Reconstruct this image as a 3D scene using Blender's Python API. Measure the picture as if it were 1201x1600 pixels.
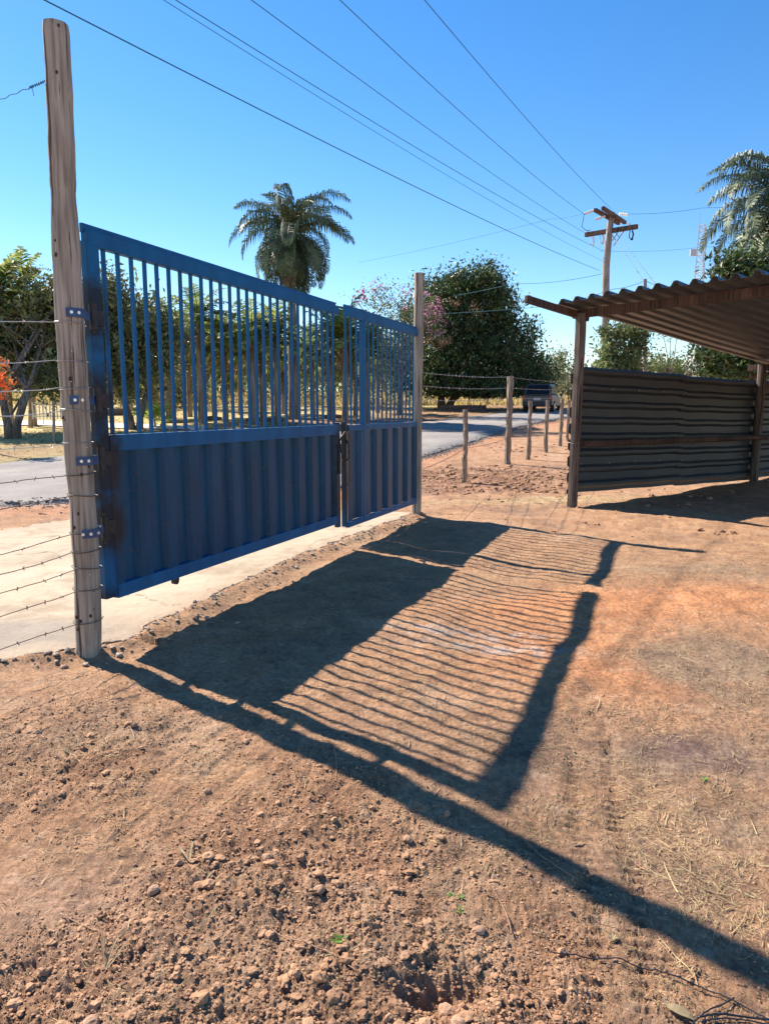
import bpy, bmesh, math, random
import numpy as np
from mathutils import Vector, Matrix
R = math.radians
for o in list(bpy.data.objects): bpy.data.objects.remove(o)
scene = bpy.context.scene
COL = scene.collection

# ------------------------------------------------------------------ camera
CAMH, FPX, PITCH = 1.5, 1110.0, math.atan(160/1110.0)
cd = bpy.data.cameras.new('camera'); cam = bpy.data.objects.new('camera', cd); COL.objects.link(cam)
cam.location = (0, 0, CAMH); cam.rotation_euler = (R(90)-PITCH, 0, 0)
cd.sensor_fit = 'VERTICAL'; cd.sensor_height = 36; cd.lens = 36*FPX/1600
cd.clip_start = 0.05; cd.clip_end = 5000
scene.camera = cam
# ------------------------------------------------------------------ light
SAZ = R(-41.4); SEL = R(40.8)      # direction the shadows point to, sun height
sd = Vector((-math.cos(SAZ)*math.cos(SEL), -math.sin(SAZ)*math.cos(SEL), math.sin(SEL)))
sl = bpy.data.lights.new('sun', 'SUN'); sl.energy = 5.0; sl.angle = R(0.55); sl.color = (1, .91, .79)
so = bpy.data.objects.new('sun', sl); COL.objects.link(so); so.rotation_euler = sd.to_track_quat('Z', 'Y').to_euler(); so.location = (-20, 20, 30)
w = bpy.data.worlds.new('World'); scene.world = w; w.use_nodes = True
nt = w.node_tree; bg = nt.nodes['Background']; sky = nt.nodes.new('ShaderNodeTexSky')
sky.sky_type = 'NISHITA'; sky.sun_disc = False; sky.sun_elevation = SEL
sky.sun_rotation = math.atan2(sd.x, sd.y)
sky.altitude = 700; sky.air_density = 1.15; sky.dust_density = .1; sky.ozone_density = 2.0
hs_ = nt.nodes.new('ShaderNodeHueSaturation'); hs_.inputs['Saturation'].default_value = 1.36; hs_.inputs['Hue'].default_value = .505; nt.links.new(sky.outputs[0], hs_.inputs['Color']); nt.links.new(hs_.outputs[0], bg.inputs[0]); bg.inputs[1].default_value = 0.092
scene.view_settings.view_transform = 'Standard'; scene.view_settings.look = 'None'
scene.view_settings.exposure = 1.12; scene.view_settings.gamma = 1
scene.render.engine = 'CYCLES'

# ------------------------------------------------------------------ helpers
def ray(u, v):
    b = -(v-800)/FPX
    return Vector(((u-600.5)/FPX, math.cos(PITCH)+b*math.sin(PITCH), -math.sin(PITCH)+b*math.cos(PITCH)))
def terr(x, y):
    y = np.asarray(y, dtype=float)
    yy = 105-0.5*((105-y)+np.sqrt((105-y)**2+100))
    t = .0475*0.5*((yy-14)+np.sqrt((yy-14)**2+9))
    return t-.0475*.5*(-14+math.sqrt(196+9))
def T(x, y): return float(terr(x, y))
def P(u, v):                       # where the sight line through a pixel meets the ground
    r = ray(u, v); t = 0.5
    for i in range(4000):
        q = r*t
        if CAMH+q.z <= T(q.x, q.y): break
        t *= 1.004
    for i in range(30):
        q = r*t; e = CAMH+q.z-T(q.x, q.y)
        t += e*0.5/max(abs(r.z), .02) if abs(e) < .5 else 0
    q = r*t
    return Vector((q.x, q.y, T(q.x, q.y)))
def D(u, v, Y):
    r = ray(u, v); q = r*(Y/r.y); return Vector((q.x, q.y, CAMH+q.z))
def tag(o, label=None, cat=None, group=None, kind=None):
    if label: o['label'] = label
    if cat: o['category'] = cat
    if group: o['group'] = group
    if kind: o['kind'] = kind
    return o
def empty(name, loc, rz=0):
    o = bpy.data.objects.new(name, None); COL.objects.link(o); o.location = loc; o.rotation_euler = (0, 0, rz); o.empty_display_size = .2
    return o
class MB:
    def __init__(s): s.v = []; s.f = []
    def add(s, vs, fs):
        n = len(s.v); s.v += [tuple(v) for v in vs]; s.f += [tuple(i+n for i in f) for f in fs]
    def box(s, c, d, m=None, bev=0):
        hx, hy, hz = d[0]/2, d[1]/2, d[2]/2; c = Vector(c)
        if bev:
            b = min(bev, hx*.45, hy*.45, hz*.45); vs = []; 
            bm = bmesh.new(); bmesh.ops.create_cube(bm, size=1)
            for q in bm.verts: q.co = Vector((q.co.x*d[0], q.co.y*d[1], q.co.z*d[2]))
            bmesh.ops.bevel(bm, geom=list(bm.edges), offset=b, segments=2, affect='EDGES', profile=.6)
            bm.verts.index_update()
            vs = [(m @ q.co if m else q.co)+c for q in bm.verts]
            s.add(vs, [[q.index for q in f.verts] for f in bm.faces]); bm.free(); return
        vs = [Vector((x, y, z)) for x in (-hx, hx) for y in (-hy, hy) for z in (-hz, hz)]
        vs = [(m @ q if m else q)+c for q in vs]
        s.add(vs, [(0,1,3,2),(4,6,7,5),(0,4,5,1),(2,3,7,6),(0,2,6,4),(1,5,7,3)])
    def tube(s, pts, rad, n=8, cap=True, flat=None, jit=0, rng=None):
        pts = [Vector(p) for p in pts]; k = len(pts)
        if not hasattr(rad, '__len__'): rad = [rad]*k
        vs = []; fs = []; up = None
        for i, p in enumerate(pts):
            t = (pts[min(i+1, k-1)]-pts[max(i-1, 0)]).normalized()
            if up is None:
                up = Vector((0,0,1)) if abs(t.z) < .9 else Vector((1,0,0))
            a = t.cross(up)
            if a.length < 1e-5: a = t.cross(Vector((0,1,0)))
            a.normalize(); b = a.cross(t).normalized(); up = b
            for j in range(n):
                th = 2*math.pi*j/n; r = rad[i]*(1+(rng.uniform(-jit, jit) if jit else 0))
                vs.append(p+a*math.cos(th)*r+b*math.sin(th)*r*(flat or 1))
        for i in range(k-1):
            for j in range(n):
                fs.append((i*n+j, i*n+(j+1)%n, (i+1)*n+(j+1)%n, (i+1)*n+j))
        if cap:
            fs.append(tuple(range(n-1, -1, -1))); fs.append(tuple((k-1)*n+j for j in range(n)))
        s.add(vs, fs)
    def ico(s, c, r, sub=1, sc=(1,1,1), rng=None, jit=.25):
        bm = bmesh.new(); bmesh.ops.create_icosphere(bm, subdivisions=sub, radius=1)
        bm.verts.index_update(); out = []
        for q in bm.verts:
            j = 1+(rng.uniform(-jit, jit) if rng else 0)
            out.append(Vector(c)+Vector((q.co.x*sc[0], q.co.y*sc[1], q.co.z*sc[2]))*r*j)
        s.add(out, [[q.index for q in f.verts] for f in bm.faces]); bm.free()
    def build(s, name, mat, parent=None, smooth=False, loc=None):
        me = bpy.data.meshes.new(name); me.from_pydata(s.v, [], s.f); me.update()
        o = bpy.data.objects.new(name, me); COL.objects.link(o)
        if mat: me.materials.append(mat)
        if smooth: me.shade_smooth()
        if parent: o.parent = parent
        if loc is not None: o.location = loc
        return o
def npmesh(name, V, F, mat, parent=None, smooth=False):
    V = np.asarray(V, np.float32); F = np.asarray(F, np.int32); k = F.shape[1]
    me = bpy.data.meshes.new(name); me.vertices.add(len(V)); me.vertices.foreach_set('co', V.ravel())
    me.loops.add(F.size); me.loops.foreach_set('vertex_index', F.ravel())
    me.polygons.add(len(F)); me.polygons.foreach_set('loop_start', np.arange(0, F.size, k, dtype=np.int32))
    me.polygons.foreach_set('use_smooth', np.full(len(F), smooth)); me.update(calc_edges=True)
    if mat: me.materials.append(mat)
    o = bpy.data.objects.new(name, me); COL.objects.link(o)
    if parent: o.parent = parent
    return o
# --- noise
def _h(ix, iy, s):
    n = (ix*374761393+iy*668265263+s*1442695041).astype(np.int64) & 0xffffffff
    n = ((n ^ (n >> 13))*1274126177) & 0xffffffff
    n = ((n ^ (n >> 16))*2246822519) & 0xffffffff
    return ((n ^ (n >> 15)) & 0xffffff)/float(0xffffff)
def noise(x, y, s=0):
    x = np.asarray(x, float); y = np.asarray(y, float)
    ix = np.floor(x).astype(np.int64); iy = np.floor(y).astype(np.int64); fx = x-ix; fy = y-iy
    u = fx*fx*fx*(fx*(fx*6-15)+10); v = fy*fy*fy*(fy*(fy*6-15)+10)
    def g(a, b):
        t = _h(ix+a, iy+b, s)*2*np.pi
        return np.cos(t)*(fx-a)+np.sin(t)*(fy-b)
    return (g(0,0)*(1-u)+g(1,0)*u)*(1-v)+(g(0,1)*(1-u)+g(1,1)*u)*v   # about -0.7..0.7
def sstep(a, b, x): t = np.clip((x-a)/(b-a), 0, 1); return t*t*(3-2*t)

# ------------------------------------------------------------------ materials
def mat(name, base=(.5,.5,.5), rough=.7, metal=0, spec=.5, var=.0, vscale=4, c2=None, bump=0, bscale=30, trans=None, stretch=None, bdist=.01):
    m = bpy.data.materials.new(name); m.use_nodes = True; n = m.node_tree; N = n.nodes; L = n.links; b = N['Principled BSDF']
    b.inputs['Base Color'].default_value = (*base, 1); b.inputs['Roughness'].default_value = rough; b.inputs['Metallic'].default_value = metal
    b.inputs['Specular IOR Level'].default_value = spec
    tc = N.new('ShaderNodeTexCoord'); mp = N.new('ShaderNodeMapping'); L.new(tc.outputs['Object'], mp.inputs[0])
    if stretch: mp.inputs['Scale'].default_value = stretch
    if c2:
        t = N.new('ShaderNodeTexNoise'); t.inputs['Scale'].default_value = vscale; t.inputs['Detail'].default_value = 6; t.inputs['Roughness'].default_value = .65
        L.new(mp.outputs[0], t.inputs[0]); r = N.new('ShaderNodeValToRGB'); r.color_ramp.elements[0].position = .36; r.color_ramp.elements[1].position = .66
        r.color_ramp.elements[0].color = (*base, 1); r.color_ramp.elements[1].color = (*c2, 1)
        L.new(t.outputs[0], r.inputs[0]); L.new(r.outputs[0], b.inputs['Base Color'])
    if bump:
        t = N.new('ShaderNodeTexNoise'); t.inputs['Scale'].default_value = bscale; t.inputs['Detail'].default_value = 5
        L.new(mp.outputs[0], t.inputs[0]); u = N.new('ShaderNodeBump'); u.inputs['Strength'].default_value = bump; u.inputs['Distance'].default_value = bdist
        L.new(t.outputs[0], u.inputs['Height']); L.new(u.outputs[0], b.inputs['Normal'])
    return m
def leafmat(name, ca, cb, cc=None, trans=.3, rough=.55):
    m = bpy.data.materials.new(name); m.use_nodes = True; n = m.node_tree; N = n.nodes; L = n.links; b = N['Principled BSDF']
    g = N.new('ShaderNodeNewGeometry'); r = N.new('ShaderNodeValToRGB'); L.new(g.outputs['Random Per Island'], r.inputs[0])
    r.color_ramp.elements[0].color = (*ca, 1); r.color_ramp.elements[1].color = (*cb, 1)
    if cc: e = r.color_ramp.elements.new(.93); e.color = (*cc, 1); r.color_ramp.elements[1].position = .85; r.color_ramp.elements[2].position = .97; r.color_ramp.elements[1].color = (*cb,1); r.color_ramp.elements[2].color = (*cc,1)
    tc = N.new('ShaderNodeTexCoord'); nz = N.new('ShaderNodeTexNoise'); nz.inputs['Scale'].default_value = 1.3; nz.inputs['Detail'].default_value = 3; L.new(tc.outputs['Object'], nz.inputs[0])
    nr = N.new('ShaderNodeValToRGB'); nr.color_ramp.elements[0].position = .38; nr.color_ramp.elements[1].position = .64; nr.color_ramp.elements[0].color = (.55,.6,.6,1); nr.color_ramp.elements[1].color = (1.5,1.45,1.25,1); L.new(nz.outputs[0], nr.inputs[0])
    mxx = N.new('ShaderNodeMix'); mxx.data_type = 'RGBA'; mxx.blend_type = 'MULTIPLY'; mxx.inputs[0].default_value = 1; L.new(r.outputs[0], mxx.inputs[6]); L.new(nr.outputs[0], mxx.inputs[7])
    class _o: outputs = [mxx.outputs[2]]
    r = _o
    L.new(r.outputs[0], b.inputs['Base Color']); b.inputs['Roughness'].default_value = rough; b.inputs['Specular IOR Level'].default_value = .4
    t = N.new('ShaderNodeBsdfTranslucent'); L.new(r.outputs[0], t.inputs[0]); x = N.new('ShaderNodeMixShader'); x.inputs[0].default_value = trans
    L.new(b.outputs[0], x.inputs[1]); L.new(t.outputs[0], x.inputs[2]); L.new(x.outputs[0], N['Material Output'].inputs[0])
    return m
def woodmat(name, a, b_, dark, rough=.85, grain=48):
    m = bpy.data.materials.new(name); m.use_nodes = True; n = m.node_tree; N = n.nodes; L = n.links; b = N['Principled BSDF']
    tc = N.new('ShaderNodeTexCoord')
    def ns(scale, st, det=5):
        mp = N.new('ShaderNodeMapping'); mp.inputs['Scale'].default_value = st; L.new(tc.outputs['Object'], mp.inputs[0])
        t = N.new('ShaderNodeTexNoise'); t.inputs['Scale'].default_value = scale; t.inputs['Detail'].default_value = det; L.new(mp.outputs[0], t.inputs[0]); return t
    big = ns(2.2, (1,1,.5)); gr = ns(grain, (1,1,.05)); cr = ns(34, (1,1,.022), 3)
    r = N.new('ShaderNodeValToRGB'); r.color_ramp.elements[0].position = .35; r.color_ramp.elements[1].position = .65
    r.color_ramp.elements[0].color = (*a,1); r.color_ramp.elements[1].color = (*b_,1); L.new(big.outputs[0], r.inputs[0])
    r2 = N.new('ShaderNodeValToRGB'); r2.color_ramp.elements[0].position = .3; r2.color_ramp.elements[1].position = .62
    r2.color_ramp.elements[0].color = (.5,.46,.43,1); r2.color_ramp.elements[1].color = (1.12,1.12,1.12,1); L.new(gr.outputs[0], r2.inputs[0])
    mx = N.new('ShaderNodeMix'); mx.data_type = 'RGBA'; mx.blend_type = 'MULTIPLY'; mx.inputs[0].default_value = 1
    L.new(r.outputs[0], mx.inputs[6]); L.new(r2.outputs[0], mx.inputs[7])
    r3 = N.new('ShaderNodeValToRGB'); r3.color_ramp.elements[0].position = .375; r3.color_ramp.elements[1].position = .41
    r3.color_ramp.elements[0].color = (1,1,1,1); r3.color_ramp.elements[1].color = (0,0,0,1); L.new(cr.outputs[0], r3.inputs[0])
    m2 = N.new('ShaderNodeMix'); m2.data_type = 'RGBA'; L.new(r3.outputs[0], m2.inputs[0]); L.new(mx.outputs[2], m2.inputs[6]); m2.inputs[7].default_value = (*dark,1)
    L.new(m2.outputs[2], b.inputs['Base Color']); b.inputs['Roughness'].default_value = rough; b.inputs['Specular IOR Level'].default_value = .25
    bu = N.new('ShaderNodeBump'); bu.inputs['Strength'].default_value = .6; bu.inputs['Distance'].default_value = .006
    L.new(gr.outputs[0], bu.inputs['Height']); b2 = N.new('ShaderNodeBump'); b2.invert = True; b2.inputs['Strength'].default_value = .8; b2.inputs['Distance'].default_value = .008
    L.new(r3.outputs[0], b2.inputs['Height']); L.new(bu.outputs[0], b2.inputs['Normal']); L.new(b2.outputs[0], b.inputs['Normal'])
    return m
def paintmat(name, base, c2, soot, rough=.5):
    # blue enamel: mottled, chalky streaks, scorched black round the welds at the given object-space points (x,y,z,radius)
    m = bpy.data.materials.new(name); m.use_nodes = True; n = m.node_tree; N = n.nodes; L = n.links; b = N['Principled BSDF']
    tc = N.new('ShaderNodeTexCoord'); mp = N.new('ShaderNodeMapping'); mp.inputs['Scale'].default_value = (1,1,.25); L.new(tc.outputs['Object'], mp.inputs[0])
    t = N.new('ShaderNodeTexNoise'); t.inputs['Scale'].default_value = 5; t.inputs['Detail'].default_value = 8; t.inputs['Roughness'].default_value = .7; L.new(mp.outputs[0], t.inputs[0])
    r = N.new('ShaderNodeValToRGB'); r.color_ramp.elements[0].position = .35; r.color_ramp.elements[1].position = .7
    r.color_ramp.elements[0].color = (*base,1); r.color_ramp.elements[1].color = (*c2,1); L.new(t.outputs[0], r.inputs[0])
    last = r.outputs[0]
    tn = N.new('ShaderNodeTexNoise'); tn.inputs['Scale'].default_value = 14; tn.inputs['Detail'].default_value = 5; L.new(tc.outputs['Object'], tn.inputs[0])
    # rust specks
    t3 = N.new('ShaderNodeTexNoise'); t3.inputs['Scale'].default_value = 38; t3.inputs['Detail'].default_value = 4; L.new(tc.outputs['Object'], t3.inputs[0])
    rr = N.new('ShaderNodeValToRGB'); rr.color_ramp.elements[0].position = .645; rr.color_ramp.elements[1].position = .70; L.new(t3.outputs[0], rr.inputs[0])
    mr = N.new('ShaderNodeMix'); mr.data_type = 'RGBA'; L.new(rr.outputs[0], mr.inputs[0]); L.new(last, mr.inputs[6]); mr.inputs[7].default_value = (.12,.06,.04,1); last = mr.outputs[2]
    for (x, y, z, ra, sz) in soot:
        sb = N.new('ShaderNodeVectorMath'); sb.operation = 'SUBTRACT'; L.new(tc.outputs['Object'], sb.inputs[0]); sb.inputs[1].default_value = (x,y,z)
        sc = N.new('ShaderNodeVectorMath'); sc.operation = 'MULTIPLY'; L.new(sb.outputs[0], sc.inputs[0]); sc.inputs[1].default_value = (1,1,sz)
        ln = N.new('ShaderNodeVectorMath'); ln.operation = 'LENGTH'; L.new(sc.outputs[0], ln.inputs[0])
        ad = N.new('ShaderNodeMath'); ad.operation = 'MULTIPLY_ADD'; L.new(tn.outputs[0], ad.inputs[0]); ad.inputs[1].default_value = .16; L.new(ln.outputs['Value'], ad.inputs[2])
        mr_ = N.new('ShaderNodeMapRange'); mr_.inputs[1].default_value = ra; mr_.inputs[2].default_value = ra+.1; mr_.inputs[3].default_value = .93; mr_.inputs[4].default_value = 0
        L.new(ad.outputs[0], mr_.inputs[0]); m2 = N.new('ShaderNodeMix'); m2.data_type = 'RGBA'; L.new(mr_.outputs[0], m2.inputs[0]); L.new(last, m2.inputs[6]); m2.inputs[7].default_value = (.012,.014,.02,1); last = m2.outputs[2]
    L.new(last, b.inputs['Base Color']); b.inputs['Roughness'].default_value = rough; b.inputs['Specular IOR Level'].default_value = .3
    bu = N.new('ShaderNodeBump'); bu.inputs['Strength'].default_value = .25; bu.inputs['Distance'].default_value = .004; L.new(tn.outputs[0], bu.inputs['Height']); L.new(bu.outputs[0], b.inputs['Normal'])
    return m
def attrmat(name, attr, rough, bumps, spec=.2, mult=None):
    # base colour from the surface's own colour map, broken up by procedural grain
    m = bpy.data.materials.new(name); m.use_nodes = True; n = m.node_tree; N = n.nodes; L = n.links; b = N['Principled BSDF']
    a = N.new('ShaderNodeAttribute'); a.attribute_name = attr; tc = N.new('ShaderNodeTexCoord'); last = a.outputs['Color']
    for sc, lo, hi, det in (mult or []):
        t = N.new('ShaderNodeTexNoise'); t.inputs['Scale'].default_value = sc; t.inputs['Detail'].default_value = det; t.inputs['Roughness'].default_value = .7; L.new(tc.outputs['Object'], t.inputs[0])
        r = N.new('ShaderNodeValToRGB'); r.color_ramp.elements[0].position = .34; r.color_ramp.elements[1].position = .66
        r.color_ramp.elements[0].color = (*lo,1); r.color_ramp.elements[1].color = (*hi,1); L.new(t.outputs[0], r.inputs[0])
        x = N.new('ShaderNodeMix'); x.data_type = 'RGBA'; x.blend_type = 'MULTIPLY'; x.inputs[0].default_value = 1; L.new(last, x.inputs[6]); L.new(r.outputs[0], x.inputs[7]); last = x.outputs[2]
    L.new(last, b.inputs['Base Color']); b.inputs['Roughness'].default_value = rough; b.inputs['Specular IOR Level'].default_value = spec
    prev = None
    for sc, st, di in bumps:
        t = N.new('ShaderNodeTexNoise'); t.inputs['Scale'].default_value = sc; t.inputs['Detail'].default_value = 6; t.inputs['Roughness'].default_value = .7; L.new(tc.outputs['Object'], t.inputs[0])
        u = N.new('ShaderNodeBump'); u.inputs['Strength'].default_value = st; u.inputs['Distance'].default_value = di; L.new(t.outputs[0], u.inputs['Height'])
        if prev: L.new(prev, u.inputs['Normal'])
        prev = u.outputs[0]
    L.new(prev, b.inputs['Normal'])
    return m

M = {}
M['ground'] = attrmat('soil', 'tint', .95, [(9, .6, .04), (48, .9, .022), (190, .8, .008)], mult=[(3.2, (.74,.70,.68), (1.14,1.14,1.12), 8), (40, (.66,.62,.60), (1.2,1.2,1.2), 7)])
M['concrete'] = attrmat('poured_concrete', 'tint', .95, [(6, .5, .03), (90, .6, .006)], mult=[(1.1, (.86,.84,.82), (1.05,1.05,1.05), 8), (30, (.9,.89,.88), (1.05,1.05,1.05), 6)])
M['asphalt'] = attrmat('worn_asphalt', 'tint', .95, [(14, .3, .02), (110, .8, .008)], mult=[(.8, (.85,.85,.86), (1.08,1.08,1.08), 6), (70, (.62,.62,.63), (1.3,1.3,1.3), 4)])
M['clod'] = mat('soil_clod', (.30,.16,.09), .95, c2=(.50,.295,.17), vscale=9, bump=.7, bscale=90, bdist=.006, spec=.2)
M['stone'] = mat('pale_stone', (.30,.17,.10), .9, c2=(.46,.30,.20), vscale=20, bump=.6, bscale=60, spec=.25)
M['straw'] = leafmat('dry_straw', (.26,.18,.10), (.46,.35,.21), trans=.15, rough=.7)
M['post'] = woodmat('weathered_post', (.30,.255,.205), (.44,.38,.31), (.10,.07,.055))
M['post2'] = woodmat('grey_fence_timber', (.28,.225,.17), (.42,.34,.25), (.07,.05,.04), grain=30)
M['polewood'] = woodmat('power_pole_wood', (.33,.27,.23), (.46,.40,.36), (.1,.08,.07))
M['armwood'] = woodmat('crossarm_wood', (.13,.085,.065), (.21,.15,.12), (.04,.03,.025))
M['brownwood'] = woodmat('reddish_sawn_timber', (.07,.042,.034), (.125,.075,.056), (.05,.03,.02))
M['darkwood'] = woodmat('dark_shed_timber', (.12,.095,.08), (.18,.145,.12), (.04,.03,.025))
M['bark'] = woodmat('bark', (.16,.12,.09), (.27,.21,.165), (.04,.03,.025), grain=14)
M['palmbark'] = woodmat('palm_bark', (.24,.19,.15), (.36,.30,.25), (.08,.06,.05), grain=10)
M['knot'] = mat('dark_knot', (.06,.04,.03), .9, bump=.4, bscale=60)
M['wire'] = mat('galvanised_wire', (.42,.40,.38), .45, .7)
M['rustwire'] = mat('dull_wire', (.13,.10,.085), .6, .6)
M['lines'] = mat('power_cable', (.02,.12,.17), .6)
M['black'] = mat('black_steel', (.02,.02,.024), .55, .3, c2=(.05,.04,.04), vscale=20, bump=.3, bscale=60)
M['bolt'] = mat('zinc_bolt', (.75,.75,.72), .35, .6)
M['strap'] = mat('blue_strap_paint', (.03,.085,.21), .45, c2=(.02,.05,.12), vscale=25)
M['sheet'] = mat('shed_wall_sheet', (.030,.038,.048), .55, .2, c2=(.044,.052,.062), vscale=1.4, bump=.15, bscale=8, stretch=(1,1,3))
M['roof'] = mat('galvanised_roof_sheet', (.085,.098,.115), .45, .6, c2=(.145,.16,.18), vscale=1.2, bump=.12, bscale=9)
M['ceramic'] = mat('white_insulator', (.8,.8,.78), .25)
M['mast'] = mat('mast_steel', (.45,.45,.50), .5, .3)
M['white'] = mat('white_painted_slats', (.8,.8,.78), .6)
M['brick'] = mat('dark_masonry', (.10,.075,.065), .9, c2=(.17,.12,.10), vscale=3, bump=.5, bscale=12)
M['pathm'] = mat('pale_path', (.60,.57,.52), .9, c2=(.70,.67,.62), vscale=2, bump=.2, bscale=20)
M['mango'] = leafmat('mango_leaf', (.032,.065,.024), (.10,.155,.05), (.18,.10,.06), trans=.25, rough=.4)
M['dullleaf'] = leafmat('dull_leaf', (.08,.10,.045), (.25,.27,.12), (.20,.13,.07), trans=.25)
M['greyleaf'] = leafmat('pale_leaf', (.10,.14,.06), (.20,.25,.11), (.30,.28,.14), trans=.35)
M['queenpalm'] = leafmat('queen_palm_leaflet', (.06,.09,.05), (.16,.20,.11), trans=.18, rough=.55)
M['deadfrond'] = leafmat('dead_frond', (.16,.10,.06), (.30,.20,.13), trans=.2)
M['palmleaf'] = leafmat('garden_palm_leaflet', (.08,.13,.035), (.28,.32,.09), (.52,.42,.15), trans=.5)
M['brightleaf'] = leafmat('lime_leaflet', (.22,.33,.04), (.45,.52,.08), trans=.5)
M['pink'] = leafmat('pink_blossom', (.42,.13,.30), (.60,.30,.46), trans=.4)
M['orange'] = leafmat('orange_bract', (.75,.14,.05), (.85,.28,.10), trans=.4)
M['tanflower'] = leafmat('tan_panicle', (.35,.20,.12), (.50,.32,.20), trans=.2)
M['farleaf'] = leafmat('far_leaf', (.07,.085,.055), (.16,.16,.09), (.26,.21,.12), trans=.3)
M['grassblade'] = leafmat('dry_grass', (.38,.29,.12), (.58,.46,.22), trans=.3)
M['sprout'] = leafmat('sprout_leaf', (.08,.22,.03), (.18,.36,.06), trans=.4)
M['carpaint'] = mat('dark_grey_car_paint', (.075,.075,.078), .35, .3)
M['carside'] = M['carpaint']
M['glass'] = mat('dark_car_glass', (.012,.014,.018), .2, 0, spec=.2)
M['tyre'] = mat('tyre_rubber', (.02,.02,.02), .85)
M['rim'] = mat('alloy_rim', (.5,.5,.52), .3, .9)
M['red'] = mat('red_tail_lamp', (.45,.01,.02), .15)
M['plate'] = mat('grey_number_plate', (.5,.5,.5), .4)
M['bumper'] = mat('bumper_plastic', (.04,.04,.045), .6)
M['hose'] = mat('black_hose', (.02,.022,.03), .4)
M['housewall'] = mat('white_house_wall', (.75,.74,.72), .8)
M['houseroof'] = mat('pale_house_roof', (.55,.52,.50), .7)

# ------------------------------------------------------------------ world curves of the paved areas
def curve(px): 
    q = [P(u, v) for u, v in px]; return np.array([a.x for a in q]), np.array([a.y for a in q])
road_n = curve([(0,790),(115,783),(300,775),(527,764),(655,717),(720,697),(790,673),(840,661),(890,652),(930,646)])
road_f = curve([(0,726),(110,712),(300,692),(480,676),(655,661),(730,651),(800,645),(890,640.5),(930,637)])
def ext(c, left, right):
    xs, ys = c; a = (ys[1]-ys[0])/(xs[1]-xs[0]); b = (ys[-1]-ys[-3])/(xs[-1]-xs[-3])
    return np.concatenate([[left], xs, [right]]), np.concatenate([[ys[0]+a*(left-xs[0])], ys, [ys[-1]+b*(right-xs[-1])]])
road_n = ext(road_n, -30, 60); road_f = ext(road_f, -30, 60)
def F(c, x): return np.interp(x, c[0], c[1])
# driveway apron between the gate line and the road, in gate coordinates
GA = P(138, 1020); GB = P(650, 806); GA.z = GB.z = 0
GTH = math.atan2(GB.y-GA.y, GB.x-GA.x); gd = Vector((math.cos(GTH), math.sin(GTH), 0)); gn = Vector((-math.sin(GTH), math.cos(GTH), 0))
def gs(x, y):      # distance along the gate, distance beyond it
    return (x-GA.x)*gd.x+(y-GA.y)*gd.y, (x-GA.x)*gn.x+(y-GA.y)*gn.y
inner = [(-200,1075),(0,1036),(60,1028),(110,1020),(165,1012),(200,1003),(260,970),(350,925),(430,885),(500,858),(560,835),(625,812),(652,800)]
_i = [gs(*P(u, v).xy) for u, v in inner]; is_ = np.array([a for a, b in _i]); in_ = np.array([b for a, b in _i])
o_ = np.argsort(is_); is_ = is_[o_]; in_ = in_[o_]
outer = [(-250,845),(0,830),(110,813),(300,806),(528,800),(640,790)]
_o = [gs(*P(u, v).xy) for u, v in outer]; os_ = np.array([a for a, b in _o]); on_ = np.array([b for a, b in _o])
o_ = np.argsort(os_); os_ = os_[o_]; on_ = on_[o_]
def apron_mask(x, y, soft=.04):
    s, t = gs(x, y); wob = noise(x*3, y*3, 5)*.10+noise(x*9, y*9, 6)*.04
    a = np.interp(s, is_, in_)+wob; b = np.interp(s, os_, on_)+wob*1.5
    return sstep(-soft, soft, t-a)*sstep(-soft, soft, b-t)*sstep(-.06, .06, 6.05+wob-s)*(s > -6)
def road_mask(x, y, soft=.08):
    wob = noise(x*1.5, y*1.5, 9)*.16+noise(x*5, y*5, 8)*.08
    n_ = F(road_n, x); f_ = F(road_f, x)
    sc = 1+np.maximum(0, y-20)*.06
    return sstep(-soft*sc, soft*sc, y-n_+wob)*sstep(-soft*sc, soft*sc, f_-y+wob)

# ------------------------------------------------------------------ ground
def gp(u, v): q = P(u, v); return q.x, q.y
def blob(x, y, u, v, rx, ry=None, rot=0):
    cx, cy = gp(u, v); ry = ry or rx; dx, dy = x-cx, y-cy; c, s = math.cos(rot), math.sin(rot)
    return np.exp(-(((dx*c+dy*s)/rx)**2+((-dx*s+dy*c)/ry)**2))
def rough_mask(x, y):
    r = .95*blob(x,y,420,1330,.55,.4)+blob(x,y,120,1560,.4,.28)+blob(x,y,560,1500,.6,.3)+blob(x,y,300,1500,.5,.3)+.8*blob(x,y,250,1150,.8,.5)+.7*blob(x,y,60,1180,.6,.6)+blob(x,y,700,1560,.35,.2)+.5*blob(x,y,640,1330,.4,.3)+.5*blob(x,y,40,1480,.2)
    r += 1.1*blob(x,y,750,750,2.8,2.0)+.5*blob(x,y,830,700,2,2)
    r -= .9*blob(x,y,90,1440,.22,.16)+.7*blob(x,y,330,1230,.2)
    r = r*.85+noise(x*1.7, y*1.7, 21)*.5+noise(x*4.5, y*4.5, 22)*.4
    return np.clip(r, .06, 1.15)
cs_x = gp(690, 1545)
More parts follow.
